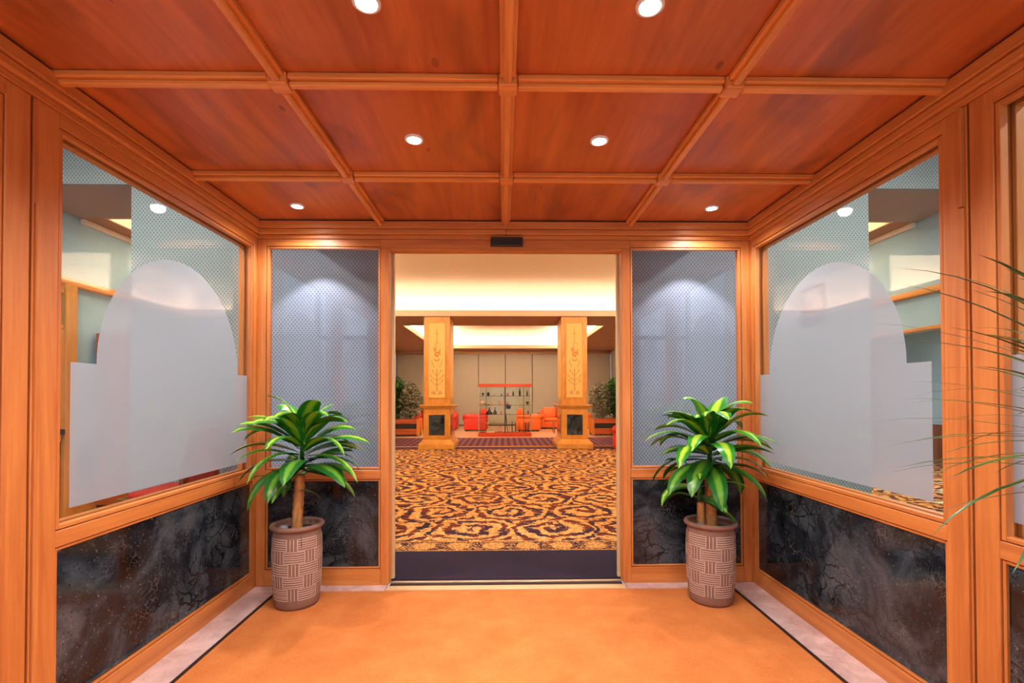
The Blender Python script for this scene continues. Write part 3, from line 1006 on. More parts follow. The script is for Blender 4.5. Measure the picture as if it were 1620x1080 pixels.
def leaf_mesh(base, az, el, L, W, droop, mat, parent, name='leaf', fold=0.18, n=9, twist=0.0):
    """strap leaf that leaves the stem at elevation el and bows over"""
    bm = bmesh.new()
    uvl = bm.loops.layers.uv.new('UVMap')
    p = Vector(base)
    rows = []
    e = el
    for k in range(n + 1):
        t = k / n
        d = Vector((math.cos(az) * math.cos(e), math.sin(az) * math.cos(e), math.sin(e)))
        sd = Vector((-math.sin(az), math.cos(az), 0))
        up = sd.cross(d)
        tw = twist * t
        sdt = sd * math.cos(tw) + up * math.sin(tw)
        upt = sdt.cross(d)
        w = W * 0.5 * (min(1.0, 0.30 + 2.6 * t) * (1 - t ** 3.2) ** 0.75 + 0.012)
        mid = p.copy()
        rows.append((bm.verts.new(mid + sdt * w - upt * (-fold * w)), bm.verts.new(mid), bm.verts.new(mid - sdt * w - upt * (-fold * w)), t))
        p = p + d * (L / n)
        e -= droop * (0.35 + 1.3 * t) / n
        e = max(e, -1.45)
    for a, b in zip(rows, rows[1:]):
        for i in (0, 1):
            f = bm.faces.new((a[i], a[i + 1], b[i + 1], b[i]))
            uv = ((i * 0.5, a[3]), (i * 0.5 + 0.5, a[3]), (i * 0.5 + 0.5, b[3]), (i * 0.5, b[3]))
            for lp, c in zip(f.loops, uv):
                lp[uvl].uv = c
    me = bpy.data.meshes.new(name)
    bm.to_mesh(me); bm.free()
    for q in me.polygons:
        q.use_smooth = True
    me.materials.append(M[mat])
    return link(bpy.data.objects.new(name, me), parent)


def body_r(z):
    # radius of the clay jar at height z (jar 0.52 high)
    pts = [(0.0, 0.126), (0.02, 0.134), (0.08, 0.139), (0.2, 0.146), (0.33, 0.149), (0.42, 0.147), (0.46, 0.141), (0.485, 0.138), (0.53, 0.15)]
    for (za, ra), (zb, rb) in zip(pts, pts[1:]):
        if za <= z <= zb:
            return ra + (rb - ra) * (z - za) / (zb - za)
    return pts[-1][1]


def make_pot(t, phase):
    bm = bmesh.new()
    prof = [(body_r(z), z) for z in (0.0, 0.02, 0.05, 0.08, 0.14, 0.2, 0.27, 0.33, 0.38, 0.42, 0.46, 0.485)]
    prof = prof + [(0.128, 0.486), (0.126, 0.40)]
    lathe(bm, prof, 40)
    pot = finish('pot', bm, 'clay', t, smooth=True)
    bm = bmesh.new()
    lathe(bm, [(0.132, 0.478), (0.150, 0.480), (0.160, 0.488), (0.162, 0.498), (0.158, 0.507), (0.148, 0.511), (0.136, 0.508), (0.130, 0.498), (0.129, 0.484)], 40, cap=False)
    finish('rim', bm, 'clay', pot, smooth=True)
    bm = bmesh.new()
    def seg(a0, a1, z, hw=0.0014):
        k = max(2, int(abs(a1 - a0) / 0.09))
        for q in range(k):
            b0, b1 = a0 + (a1 - a0) * q / k, a0 + (a1 - a0) * (q + 1) / k
            vs = []
            for aa in (b0, b1):
                for zz in (z - hw, z + hw):
                    r = body_r(zz)
                    vs.append((r - 0.002, aa, zz)); vs.append((r + 0.0012, aa, zz))
            P = [bm.verts.new((r * math.cos(aa), r * math.sin(aa), zz)) for r, aa, zz in vs]
            for f in ((1, 3, 7, 5), (0, 1, 5, 4), (2, 6, 7, 3)):
                bm.faces.new([P[i] for i in f])
    def vseg(a, z0, z1, hw=0.011):
        for q in range(3):
            c0, c1 = z0 + (z1 - z0) * q / 3, z0 + (z1 - z0) * (q + 1) / 3
            P = []
            for zz in (c0, c1):
                for da in (-hw, hw):
                    r = body_r(zz) + 0.0012
                    P.append(bm.verts.new((r * math.cos(a + da), r * math.sin(a + da), zz)))
            bm.faces.new((P[0], P[1], P[3], P[2]))
    nper, rows = 5, 5
    per = 2 * PI / nper
    z0, hh = 0.062, 0.076
    for r_ in range(rows):
        zb = z0 + r_ * hh
        off = phase + (per * 0.5 if r_ % 2 else 0.0) + random.uniform(-.05, .05)
        for k in range(nper):
            a0 = off + k * per
            h_w = per * 0.64
            for q in range(6):
                seg(a0, a0 + h_w, zb + 0.004 + q * (hh - 0.008) / 5 + random.uniform(-.001, .001))
            for q in range(4):
                vseg(a0 + h_w + 0.02 + q * (per - h_w - 0.04) / 3, zb + 0.003, zb + hh - 0.003)
    finish('incised_basket_pattern', bm, 'slip', pot)
    bm = bmesh.new()
    lathe(bm, [(0.127, 0.43), (0.127, 0.462), (0.08, 0.468), (0.02, 0.470)], 24)
    finish('soil', bm, 'soil', t, smooth=True)
    bm = bmesh.new()
    bmesh.ops.create_icosphere(bm, subdivisions=2, radius=0.03)
    for v in bm.verts:
        v.co.z *= 0.7
    finish('pebble', bm, 'pebble', t, loc=(-0.075, -0.03, 0.482), smooth=True)
    return pot


def cane(t, x, y, z0, z1, r, lean=(0, 0)):
    bm = bmesh.new()
    n = 14
    pts = []
    rings = []
    for k in range(n + 1):
        f = k / n
        rr = r * (1.0 + (0.09 if k % 2 else -0.03) + 0.10 * (1 - f))
        c = (x + lean[0] * f, y + lean[1] * f)
        z = z0 + (z1 - z0) * f
        rings.append([bm.verts.new((c[0] + rr * math.cos(2 * PI * i / 14) * (1 + random.uniform(-.05, .05)), c[1] + rr * math.sin(2 * PI * i / 14), z)) for i in range(14)])
    for a, b in zip(rings, rings[1:]):
        for i in range(14):
            bm.faces.new((a[i], a[(i + 1) % 14], b[(i + 1) % 14], b[i]))
    bm.faces.new(rings[-1])
    return finish('cane', bm, 'cane', t, smooth=True)


def crown(t, x, y, z0, z1, n, lmin, lmax, wmin, wmax, seed, top=True):
    rnd = random.Random(seed)
    bm = bmesh.new()
    tube(bm, [(x, y, z0), (x, y, (z0 + z1) / 2), (x, y, z1)], 0.018, 8, 0.008)
    finish('shoot', bm, 'leaf_dark', t, smooth=True)
    for k in range(n):
        f = k / (n - 1)
        az = k * 2.39996 + rnd.uniform(-.3, .3)
        el = -0.02 + 1.20 * f + rnd.uniform(-.30, .25)
        L = lmin + (lmax - lmin) * (0.45 + 0.55 * math.sin(PI * min(1, f * 1.0 + 0.12))) * rnd.uniform(.85, 1.1)
        W = rnd.uniform(wmin, wmax)
        droop = rnd.uniform(1.5, 2.9) * (1.0 - 0.15 * f) * (0.72 if f < 0.3 else 1.0)
        z = z0 + (z1 - z0) * f
        b_ = (x + .012 * math.cos(az), y + .012 * math.sin(az), z)
        az, el, L = fit_leaf(t.location, b_, az, el, L, W, droop)
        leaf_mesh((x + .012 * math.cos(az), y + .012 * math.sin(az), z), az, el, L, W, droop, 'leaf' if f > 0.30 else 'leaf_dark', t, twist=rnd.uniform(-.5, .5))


pA = thing('potted_dracaena', 'striped corn plant with a single cane in a clay pot, left of the door', 'potted plant', (-1.335, 3.10, 0.0))
make_pot(pA, 0.15)
cane(pA, 0.0, -0.01, 0.45, 0.815, 0.030, (0.02, 0.0))
bm = bmesh.new(); bm.faces.new([bm.verts.new(p) for p in ((0.078, -0.1285, 0.478), (0.083, -0.1285, 0.40), (0.080, -0.1290, 0.37), (0.077, -0.1285, 0.42))])
for v_ in bm.verts:
    a_ = math.atan2(v_.co.y, v_.co.x); rr = body_r(v_.co.z) + 0.002
    v_.co.x, v_.co.y = rr * math.cos(a_), rr * math.sin(a_)
finish('crack', bm, 'groove', pA)
crown(pA, 0.02, 0.02, 0.84, 1.10, 40, 0.24, 0.48, 0.115, 0.150, 11)
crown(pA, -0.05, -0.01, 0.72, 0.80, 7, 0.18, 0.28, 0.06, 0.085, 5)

pB = thing('potted_dracaena', 'striped corn plant with two canes in a clay pot, right of the door', 'potted plant', (1.312, 3.085, 0.0))
make_pot(pB, 0.75)
cane(pB, 0.005, 0.0, 0.45, 0.835, 0.033)
cane(pB, -0.060, 0.0, 0.45, 0.625, 0.022)
crown(pB, 0.005, 0.01, 0.86, 1.11, 40, 0.24, 0.47, 0.115, 0.150, 23)
crown(pB, -0.07, -0.01, 0.64, 0.80, 10, 0.20, 0.32, 0.07, 0.095, 31)

# narrow-leaved plant just inside the right edge of the picture
pC = thing('potted_dragon_tree', 'thin-leaved green plant reaching in from the right edge of the vestibule', 'potted plant', (1.50, 1.16, 0.0))
bm = bmesh.new(); lathe(bm, [(0.11, 0.0), (0.14, 0.02), (0.17, 0.30), (0.175, 0.36), (0.16, 0.36), (0.15, 0.31)], 28)
finish('pot', bm, 'clay', pC, smooth=True)
bm = bmesh.new(); lathe(bm, [(0.15, 0.28), (0.15, 0.32), (0.02, 0.325)], 20)
finish('soil', bm, 'soil', pC)
bm = bmesh.new(); tube(bm, [(0, 0, 0.30), (0.02, 0.01, 0.7), (0.04, 0.0, 1.30)], 0.022, 8, 0.014)
finish('stem', bm, 'bark', pC, smooth=True)
rnd = random.Random(3)
for k in range(64):
    f = k / 63
    az = k * 2.39996 + rnd.uniform(-.2, .2)
    if rnd.random() < 0.35:
        az = PI + rnd.uniform(-.9, .5)
    el_, L_, W_, d_ = -0.10 + 1.05 * f + rnd.uniform(-.15, .15), rnd.uniform(.40, .60), rnd.uniform(.013, .020), rnd.uniform(.5, 1.1)
    bs_ = (0.04, 0.0, 1.08 + 0.30 * f)
    az, el_, L_ = fit_leaf(pC.location, bs_, az, el_, L_, W_, d_)
    leaf_mesh(bs_, az, el_, L_, W_, d_, 'blade', pC, n=8)

# ================================================================== LOBBY COLUMNS
def ribbon(bm, pts, w, y, h=0.006):
    for (x0, z0), (x1, z1) in zip(pts, pts[1:]):
        d = Vector((x1 - x0, z1 - z0))
        if d.length < 1e-5:
            continue
        d.normalize()
        nx, nz = -d.y * w / 2, d.x * w / 2
        extrude_poly(bm, [(x0 + nx, z0 + nz), (x1 + nx, z1 + nz), (x1 - nx, z1 - nz), (x0 - nx, z0 - nz)], lambda u, v, q: (u, y - q, v), h)


def spiral(cx, cz, r, turns, d=1, a0=0.0, n=14):
    return [(cx + r * (1 - 0.8 * k / n) * math.cos(a0 + d * turns * 2 * PI * k / n), cz + r * (1 - 0.8 * k / n) * math.sin(a0 + d * turns * 2 * PI * k / n)) for k in range(n + 1)]


def column(x, label):
    t = thing('column', label, 'column', (x, 11.80, 0.0), group='painted lobby columns')
    # footprint: front at y=0, runs back 1.05
    def blk(name, hw, y0, y1, z0, z1, mat='cwood', bev=0.01, p=t):
        return piece(name, -hw, hw, y0, y1, z0, z1, mat, p, bev)
    blk('plinth', 0.445, 0.0, 1.25, 0.0, 0.12)
    bm = bmesh.new()
    a = [bm.verts.new(p) for p in ((-.445, 0, .12), (.445, 0, .12), (.445, 1.25, .12), (-.445, 1.25, .12))]
    b = [bm.verts.new(p) for p in ((-.345, .10, .23), (.345, .10, .23), (.345, 1.15, .23), (-.345, 1.15, .23))]
    for i in range(4):
        bm.faces.new((a[i], a[(i + 1) % 4], b[(i + 1) % 4], b[i]))
    bm.faces.new(list(reversed(a))); bm.faces.new(b)
    finish('plinth_slope', bm, 'cwood', t)
    ped = blk('pedestal', 0.33, 0.12, 1.13, 0.23, 0.985)
    piece('stone_inset', -0.195, 0.195, 0.108, 0.1195, 0.335, 0.84, 'marble', ped, 0.003).location -= ped.location
    for (x0, x1, z0, z1) in ((-.215, .215, .315, .334), (-.215, .215, .841, .86), (-.215, -.196, .3345, .8405), (.196, .215, .3345, .8405)):
        piece('inset_frame', x0, x1, 0.100, 0.1195, z0, z1, 'cwood', ped, 0.003).location -= ped.location
    bl = piece('stone_inset', -0.3415, -0.3302, 0.3, 0.95, 0.335, 0.84, 'marble', ped, 0.003); bl.location -= ped.location
    br = piece('stone_inset', 0.3302, 0.3415, 0.3, 0.95, 0.335, 0.84, 'marble', ped, 0.003); br.location -= ped.location
    blk('cornice', 0.36, 0.09, 1.16, 0.9855, 1.02)
    blk('cornice', 0.40, 0.05, 1.20, 1.0205, 1.055)
    blk('cornice', 0.435, 0.015, 1.235, 1.0555, 1.085)
    sh = blk('shaft', 0.315, 0.14, 1.10, 1.0855, SZ - 0.001)
    def sp_(o):
        o.location -= sh.location
        return o
    sp_(piece('painted_panel', -0.2, 0.2, 0.128, 0.1395, 1.27, 3.12, 'colpanel', sh, 0.002))
    for (x0, x1, z0, z1) in ((-.225, .225, 1.245, 1.2695), (-.225, .225, 3.1205, 3.145), (-.225, -.2005, 1.27, 3.12), (.2005, .225, 1.27, 3.12)):
        sp_(piece('panel_frame', x0, x1, 0.118, 0.1395, z0, z1, 'cwood', sh, 0.004))
    for s in (-1, 1):
        x0, x1 = sorted((s * 0.3155, s * 0.323))
        sp_(piece('painted_panel', x0, x1, 0.25, 0.99, 1.27, 3.12, 'colpanel', sh, 0.002))
        x0, x1 = sorted((s * 0.296, s * 0.322))
        sp_(piece('corner_bead', x0, x1, 0.132, 0.1395, 1.09, SZ - 0.01, 'cwood', sh, 0.003))
    # painted grotesque: candelabrum with branches, scrolls at the foot and a red winged motif
    bm = bmesh.new()
    y = 0.1278
    ribbon(bm, [(0, 1.42), (0, 1.98)], 0.014, y)
    for s in (-1, 1):
        ribbon(bm, spiral(s * 0.10, 1.39, 0.045, 1.1, s, PI / 2), 0.012, y)
        ribbon(bm, spiral(s * 0.04, 1.37, 0.035, 0.8, -s, PI / 2), 0.012, y)
        for (z, L) in ((1.58, 0.13), (1.70, 0.15), (1.82, 0.10)):
            ribbon(bm, [(0, z), (s * L * .35, z + .015), (s * L * .7, z + .06), (s * L, z + .10)], 0.009, y)
            ribbon(bm, [(s * L, z + .10), (s * (L + .015), z + .13)], 0.02, y)
        ribbon(bm, [(s * .06, 2.02), (s * .11, 2.10), (s * .13, 2.2)], 0.010, y)
    ribbon(bm, [(0, 2.62), (0, 2.98)], 0.008, y)
    ribbon(bm, [(-.04, 2.86), (.04, 2.86)], 0.008, y)
    ribbon(bm, spiral(0, 2.58, 0.07, 0.8, 1, 0), 0.008, y)
    me = finish('painted_scrollwork', bm, 'ink', sh); me.location = -sh.location
    bm = bmesh.new()
    ribbon(bm, spiral(0.01, 2.33, 0.075, 1.2, 1, 0), 0.026, y)
    ribbon(bm, [(-.05, 2.40), (-.075, 2.50)], 0.02, y)
    ribbon(bm, [(-.02, 2.42), (-.03, 2.53)], 0.018, y)
    ribbon(bm, [(.05, 2.37), (.085, 2.46)], 0.02, y)
    ribbon(bm, [(-.07, 2.22), (-.02, 2.18), (.04, 2.19), (.06, 2.23)], 0.02, y)
    me = finish('painted_red_motif', bm, 'inkred', sh); me.location = -sh.location
    return t


column(-1.665, 'ochre painted column on a panelled pedestal, left of the glass display cabinet')
column(1.755, 'ochre painted column on a panelled pedestal, right of the glass display cabinet')

# ================================================================== PLANTERS
def foliage(name, mat, cx, cy, cz, rx, ry, rz_, n, parent, seed, size):
    rnd = random.Random(seed)
    bm = bmesh.new()
    uvl = bm.loops.layers.uv.new('UVMap')
    for _ in range(n):
        while True:
            p = Vector((rnd.uniform(-1, 1), rnd.uniform(-1, 1), rnd.uniform(-1, 1)))
            if 0.25 < p.length < 1.0:
                break
        c = Vector((cx + p.x * rx, cy + p.y * ry, cz + p.z * rz_))
        d = Vector((rnd.uniform(-1, 1), rnd.uniform(-1, 1), rnd.uniform(-.6, .9))).normalized()
        s = d.cross(Vector((rnd.uniform(-1, 1), rnd.uniform(-1, 1), rnd.uniform(-1, 1)))).normalized()
        L, W = size * rnd.uniform(.7, 1.3), size * rnd.uniform(.22, .34)
        up = d.cross(s) * (size * 0.08)
        vs = [bm.verts.new(q) for q in (c, c + d * L * .5 + s * W + up, c + d * L, c + d * L * .5 - s * W + up)]
        f = bm.faces.new(vs)
        for lp, u in zip(f.loops, ((.5, 0), (1, .5), (.5, 1), (0, .5))):
            lp[uvl].uv = u
    me = bpy.data.meshes.new(name)
    bm.to_mesh(me); bm.free()
    me.materials.append(M[mat])
    o = link(bpy.data.objects.new(name, me), parent)
    o['kind'] = 'stuff'
    return o


def planter(x0, x1, s, label):
    """box planter with corner posts; s = side of the corner post that shows"""
    t = thing('planter', label, 'planter', ((x0 + x1) / 2, 15.70, 0.0))
    hw = (x1 - x0) / 2
    piece('base', -hw + 0.03, hw - 0.03, 0.03, 0.57, 0.0, 0.05, 'darkslot', t)
    piece('trough', -hw + 0.09, hw - 0.09, 0.05, 0.55, 0.05, 0.50, 'darkslot', t)
    for k, xx in enumerate((-hw, hw - 0.09)):
        for yy in (0.0, 0.51):
            piece('post', xx, xx + 0.09, yy, yy + 0.09, 0.02, 0.56, 'planterlight', t, 0.006)
    for yy in (0.005, 0.545):
        piece('board', -hw + 0.0905, hw - 0.0905, yy, yy + 0.05, 0.40, 0.555, 'planter', t, 0.005)
        piece('board', -hw + 0.0905, hw - 0.0905, yy, yy + 0.05, 0.05, 0.235, 'planter', t, 0.005)
    piece('soil', -hw + 0.1, hw - 0.1, 0.06, 0.54, 0.50, 0.53, 'soil', t)
    for k, u in enumerate((-0.35, 0.05, 0.40)):
        bm = bmesh.new(); tube(bm, [(u, 0.3, 0.5), (u + .03, 0.3, 0.9), (u - .02, 0.3, 1.3)], 0.02, 6, 0.01)
        finish('stem', bm, 'bark', t)
    o = foliage('green_foliage', 'bush_green', -s * 0.14, 0.34, 1.24, 0.46, 0.40, 0.70, 1700, t, 5 + s, 0.13)
    o['label'] = 'dark green leaves'
    o = foliage('variegated_foliage', 'bush_pale', s * 0.42, 0.26, 1.14, 0.36, 0.36, 0.60, 1300, t, 15 + s, 0.12)
    o['label'] = 'cream and green leaves'
    return t


planter(-4.28, -2.755, 1, 'wooden box planter with a leafy bush, behind the left column')
planter(2.88, 4.42, -1, 'wooden box planter with a leafy bush, behind the right column')

# ================================================================== LEATHER SEATING
def lounge(name, label, cat, loc, rz, width, mat, seats=1, group=None):
    """low leather seat; local front is -y"""
    t = thing(name, label, cat, loc, rz, group)
    w = width / 2
    softbox('base', -w + 0.16, w - 0.16, -0.40, 0.34, 0.05, 0.30, mat, t, 0.03)
    sw = (2 * w - 0.36) / seats
    for k in range(seats):
        softbox('seat_cushion', -w + 0.18 + k * sw + 0.006, -w + 0.18 + (k + 1) * sw - 0.006, -0.44, 0.22, 0.302, 0.44, mat, t, 0.05)
        b = softbox('back_cushion', -w + 0.18 + k * sw + 0.006, -w + 0.18 + (k + 1) * sw - 0.006, 0.17, 0.40, 0.40, 0.84, mat, t, 0.08)
        b.rotation_euler = (-0.18, 0, 0)
    softbox('back', -w + 0.10, w - 0.10, 0.345, 0.46, 0.05, 0.74, mat, t, 0.05)
    for s in (-1, 1):
        x0, x1 = sorted((s * (w - 0.19), s * w))
        ar = softbox('arm', x0, x1, -0.42, 0.42, 0.05, 0.47, mat, t, 0.03)
        bm = bmesh.new()
        tube(bm, [(s * (w - 0.095), -0.46, 0.50), (s * (w - 0.095), -0.2, 0.52), (s * (w - 0.095), 0.42, 0.53)], 0.105, 14)
        finish('arm_roll', bm, mat, t, smooth=True)
    for sx in (-1, 1):
        for sy in (-0.34, 0.36):
            piece('foot', sx * (w - 0.12) - 0.03, sx * (w - 0.12) + 0.03, sy - 0.03, sy + 0.03, 0.0, 0.049, 'black', t)
    return t


lounge('leather_armchair', 'red leather armchair turned sideways at the left end of the glass cabinet', 'armchair', (-1.06, 18.25, 0), -PI / 2, 0.92, 'red')
lounge('leather_sofa', 'red leather sofa half hidden behind the left column', 'sofa', (-2.62, 18.95, 0), 0, 1.62, 'red', 2)
lounge('leather_armchair', 'orange leather armchair turned sideways behind the right end of the glass cabinet', 'armchair', (0.92, 18.05, 0), PI / 2, 0.92, 'orange')
lounge('leather_sofa', 'orange leather sofa against the far wall, behind the right column', 'sofa', (2.42, 19.25, 0), 0, 2.05, 'orange', 3)
lounge('leather_armchair', 'red armchair cut off by the right edge of the doorway, on the scroll carpet', 'armchair', (3.17, 11.62, 0), -0.5, 0.86, 'red')

tb = thing('side_table', 'small glass side table on thin legs in front of the orange sofa', 'table', (2.0, 17.0, 0.0))
piece('table_top', -0.26, 0.26, -0.26, 0.26, 0.40, 0.415, 'glass_case', tb, 0.002)
piece('table_shelf', -0.24, 0.24, -0.24, 0.24, 0.20, 0.21, 'glass_case', tb, 0.002)
for sx in (-1, 1):
    for sy in (-1, 1):
        piece('leg', sx * 0.245 - 0.012, sx * 0.245 + 0.012, sy * 0.245 - 0.012, sy * 0.245 + 0.012, 0.0, 0.3995, 'chairwood', tb)

# ================================================================== DISPLAY CABINET
CY = 15.40
dc = thing('display_cabinet', 'glass display cabinet with red wooden top and base full of small objects', 'display cabinet', (0.03, CY, 0.0))
CW = 0.855
piece('base', -CW, CW, 0.0, 0.46, 0.0, 0.125, 'case', dc, 0.004)
piece('top', -CW, CW, 0.0, 0.46, 1.595, 1.695, 'case', dc, 0.004)
for xx in (-CW, CW - 0.02):
    for yy in (0.003, 0.437):
        piece('corner_post', xx, xx + 0.02, yy, yy + 0.02, 0.1255, 1.5945, 'metal', dc)
PX = [-0.61, 0.005, 0.62]
for xx in (PX[0], PX[2]):
    piece('upright', xx - 0.007, xx + 0.007, 0.42, 0.434, 0.1255, 1.5945, 'darkmetal', dc)
piece('centre_post', -0.011, 0.021, 0.003, 0.035, 0.1255, 1.5945, 'darkmetal', dc)
SH = [1.305, 1.015, 0.710]
for z in SH:
    for x0, x1 in ((-CW + 0.021, -0.012), (0.022, CW - 0.021)):
        piece('shelf', x0, x1, 0.04, 0.43, z - 0.010, z, 'glass_case', dc)
        piece('shelf_edge', x0, x1, 0.034, 0.0395, z - 0.010, z, 'darkmetal', dc)
z = 0.425
piece('shelf', -CW + 0.021, -0.012, 0.04, 0.43, z - 0.010, z, 'glass_case', dc)
piece('shelf_edge', -CW + 0.021, -0.012, 0.034, 0.0395, z - 0.010, z, 'darkmetal', dc)
piece('glass_pane', -CW + 0.021, -0.012, 0.008, 0.012, 0.126, 1.594, 'glass_case', dc)
piece('glass_pane', 0.022, CW - 0.021, 0.008, 0.012, 0.126, 1.594, 'glass_case', dc)
piece('glass_pane', -CW + 0.021, CW - 0.021, 0.446, 0.450, 0.126, 1.594, 'glass_case', dc)
M['i_black'] = plain('item_black', (34, 28, 30), 0.4)
M['i_brown'] = plain('item_brown', (110, 56, 38), 0.5, var=0.2)
M['i_red'] = plain('item_red', (190, 70, 44), 0.5, var=0.2)
M['i_cream'] = plain('item_cream', (232, 214, 178), 0.5)
M['i_pink'] = plain('item_pink', (222, 160, 136), 0.5, var=0.2)
M['i_green'] = plain('item_green', (96, 120, 70), 0.5)
M['i_wine'] = plain('item_wine', (84, 26, 34), 0.2)


def item(zx, z, prof, mat, name, label, cat, y=0.22, n=14, group=None, sx=1.0):
    """zx = x inside the cabinet measured on the photograph's 1137-px-wide close-up"""
    px_ = 750 + zx * 100 / 1137.0
    x = (px_ - 798.6) * (CY + y) / 760.0 + 0.03
    bm = bmesh.new()
    lathe(bm, [(max(r, 0.0005), h) for r, h in prof], n)
    for v in bm.verts:
        v.co.x *= sx
    o = finish(name, bm, mat, None, loc=(x, CY + y, z), smooth=True)
    return tag(o, label, cat, group)


def S(prof, k):
    return [(r * k, h * k) for r, h in prof]


cup = [(0.02, 0), (0.022, 0.01), (0.012, 0.03), (0.035, 0.06), (0.04, 0.095), (0.034, 0.095)]
jar = [(0.03, 0), (0.045, 0.03), (0.045, 0.08), (0.03, 0.10), (0.04, 0.115), (0.03, 0.12)]
bowl = [(0.025, 0), (0.05, 0.015), (0.075, 0.035), (0.07, 0.036)]
fig = [(0.03, 0), (0.035, 0.012), (0.018, 0.03), (0.03, 0.07), (0.026, 0.11), (0.010, 0.13), (0.018, 0.15), (0.014, 0.17), (0.0, 0.175)]
cone = [(0.05, 0), (0.042, 0.03), (0.025, 0.06), (0.012, 0.10), (0.0, 0.13)]
flask = [(0.12, 0), (0.135, 0.02), (0.12, 0.06), (0.07, 0.12), (0.03, 0.17), (0.022, 0.24), (0.03, 0.25), (0.0, 0.26)]
z = SH[0]
item(160, z, cup, 'i_black', 'goblet', 'small dark goblet at the left end of the cabinet\'s top shelf', 'goblet')
item(255, z, jar, 'i_black', 'jar', 'black lidded jar on the top shelf of the cabinet', 'jar')
item(303, z, bowl, 'i_cream', 'bowl', 'low cream bowl beside the black jar in the cabinet', 'bowl')
item(365, z, S(fig, 0.45), 'i_red', 'figurine', 'tiny red-brown figurine right of the cream bowl in the cabinet', 'figurine')
item(490, z, S(cone, 0.7), 'i_brown', 'pyramid_ornament', 'small brown cone ornament left of the cabinet\'s centre post, top shelf', 'ornament')
item(605, z, S(cone, 1.0), 'i_red', 'tower_ornament', 'pointed reddish tower ornament right of the cabinet\'s centre post, top shelf', 'ornament')
item(705, z, S(fig, 0.9), 'i_brown', 'figurine', 'stout brown figurine left of the tall black one in the cabinet', 'figurine', sx=1.3)
item(822, z, S(fig, 1.40), 'i_black', 'figurine', 'tall slim black figurine on the top shelf of the cabinet', 'figurine', sx=0.8)
item(955, z, S(fig, 1.02), 'i_brown', 'figurine', 'red-brown figurine at the right end of the cabinet\'s top shelf', 'figurine')
z = SH[1]
item(150, z, [(0.045, 0), (0.06, 0.02), (0.07, 0.06), (0.06, 0.10), (0.035, 0.13), (0.0, 0.14)], 'i_pink', 'basket', 'round pinkish basket at the left end of the second shelf', 'basket')
item(200, z, S(jar, 0.35), 'i_black', 'small_box', 'tiny black pot beside the round pink basket', 'pot')
item(260, z, [(0.05, 0), (0.06, 0.012), (0.05, 0.018), (0.0, 0.02)], 'i_brown', 'dish', 'flat brown dish on the second shelf of the cabinet', 'dish')
item(350, z, S(jar, 0.72), 'i_pink', 'vase', 'small pale pink vase on the second shelf of the cabinet', 'vase')
item(465, z, [(0.045, 0), (0.05, 0.03), (0.065, 0.09), (0.06, 0.12), (0.03, 0.155), (0.0, 0.165)], 'i_pink', 'shell_ornament', 'cream and brown shell ornament left of the centre post, second shelf', 'ornament', n=9)
item(595, z, [(0.05, 0), (0.05, 0.02), (0.04, 0.05), (0.02, 0.075), (0.0, 0.08)], 'i_red', 'bell', 'small red bell right of the centre post, second shelf', 'bell')
item(775, z, S(bowl, 0.7), 'i_cream', 'dish', 'small cream dish on the right half of the second shelf', 'dish')
item(960, z, [(0.01, 0), (0.02, 0.02), (0.055, 0.07), (0.06, 0.10), (0.035, 0.11), (0.0, 0.10)], 'i_brown', 'heart_ornament', 'red-brown heart-shaped ornament at the right end of the second shelf', 'ornament', n=12)
z = SH[2]
item(275, z, S(flask, 0.85), 'i_wine', 'decanter', 'wide-bellied dark wine decanter, left of the two', 'decanter')
item(375, z, S(flask, 0.9), 'i_wine', 'decanter', 'dark wine decanter, right of the two', 'decanter', sx=0.5)
item(490, z, S(fig, 0.65), 'i_red', 'figurine', 'squat red figurine beside the dark decanters', 'figurine', sx=1.5)
item(585, z, S(bowl, 0.4), 'i_black', 'coaster', 'tiny black dish right of the centre post, third shelf', 'dish')
item(645, z, S(bowl, 0.45), 'i_brown', 'coaster', 'tiny brown dish under the hanging black bowl', 'dish')
item(970, z, S(fig, 0.66), 'i_brown', 'figurine', 'squat brown figurine at the right end of the third shelf', 'figurine', sx=1.5)
hb = item(617, SH[1] - 0.135, [(0.02, 0), (0.06, 0.01), (0.075, 0.05), (0.078, 0.118), (0.07, 0.122)], 'i_black', 'hanging_bowl', 'black pot hanging under the second shelf beside the centre post', 'pot')
z = 0.425
item(240, z, [(0.05, 0), (0.06, 0.008), (0.05, 0.014), (0.0, 0.016)], 'i_cream', 'dish', 'long pale dish on the low left shelf of the cabinet', 'dish', sx=1.4)
item(290, z, S(cup, 0.55), 'i_green', 'cup', 'small green cup on the low left shelf of the cabinet', 'cup')
item(360, z, S(fig, 0.50), 'i_green', 'figurine', 'small greenish figurine on the low left shelf', 'figurine')
z = 0.1255
item(145, z, [(0.07, 0), (0.075, 0.012), (0.0, 0.02)], 'i_black', 'plate', 'flat black plate at the left end of the cabinet floor', 'plate')
item(290, z, [(0.10, 0), (0.11, 0.015), (0.09, 0.022), (0.0, 0.022)], 'i_cream', 'tray', 'long white tray on the cabinet floor', 'tray', sx=1.3)
item(465, z, [(0.06, 0), (0.09, 0.03), (0.10, 0.05), (0.05, 0.08), (0.04, 0.12), (0.055, 0.17), (0.045, 0.18)], 'i_pink', 'wicker_vase', 'pinkish wicker vase on the cabinet floor left of the centre post', 'vase', n=12)
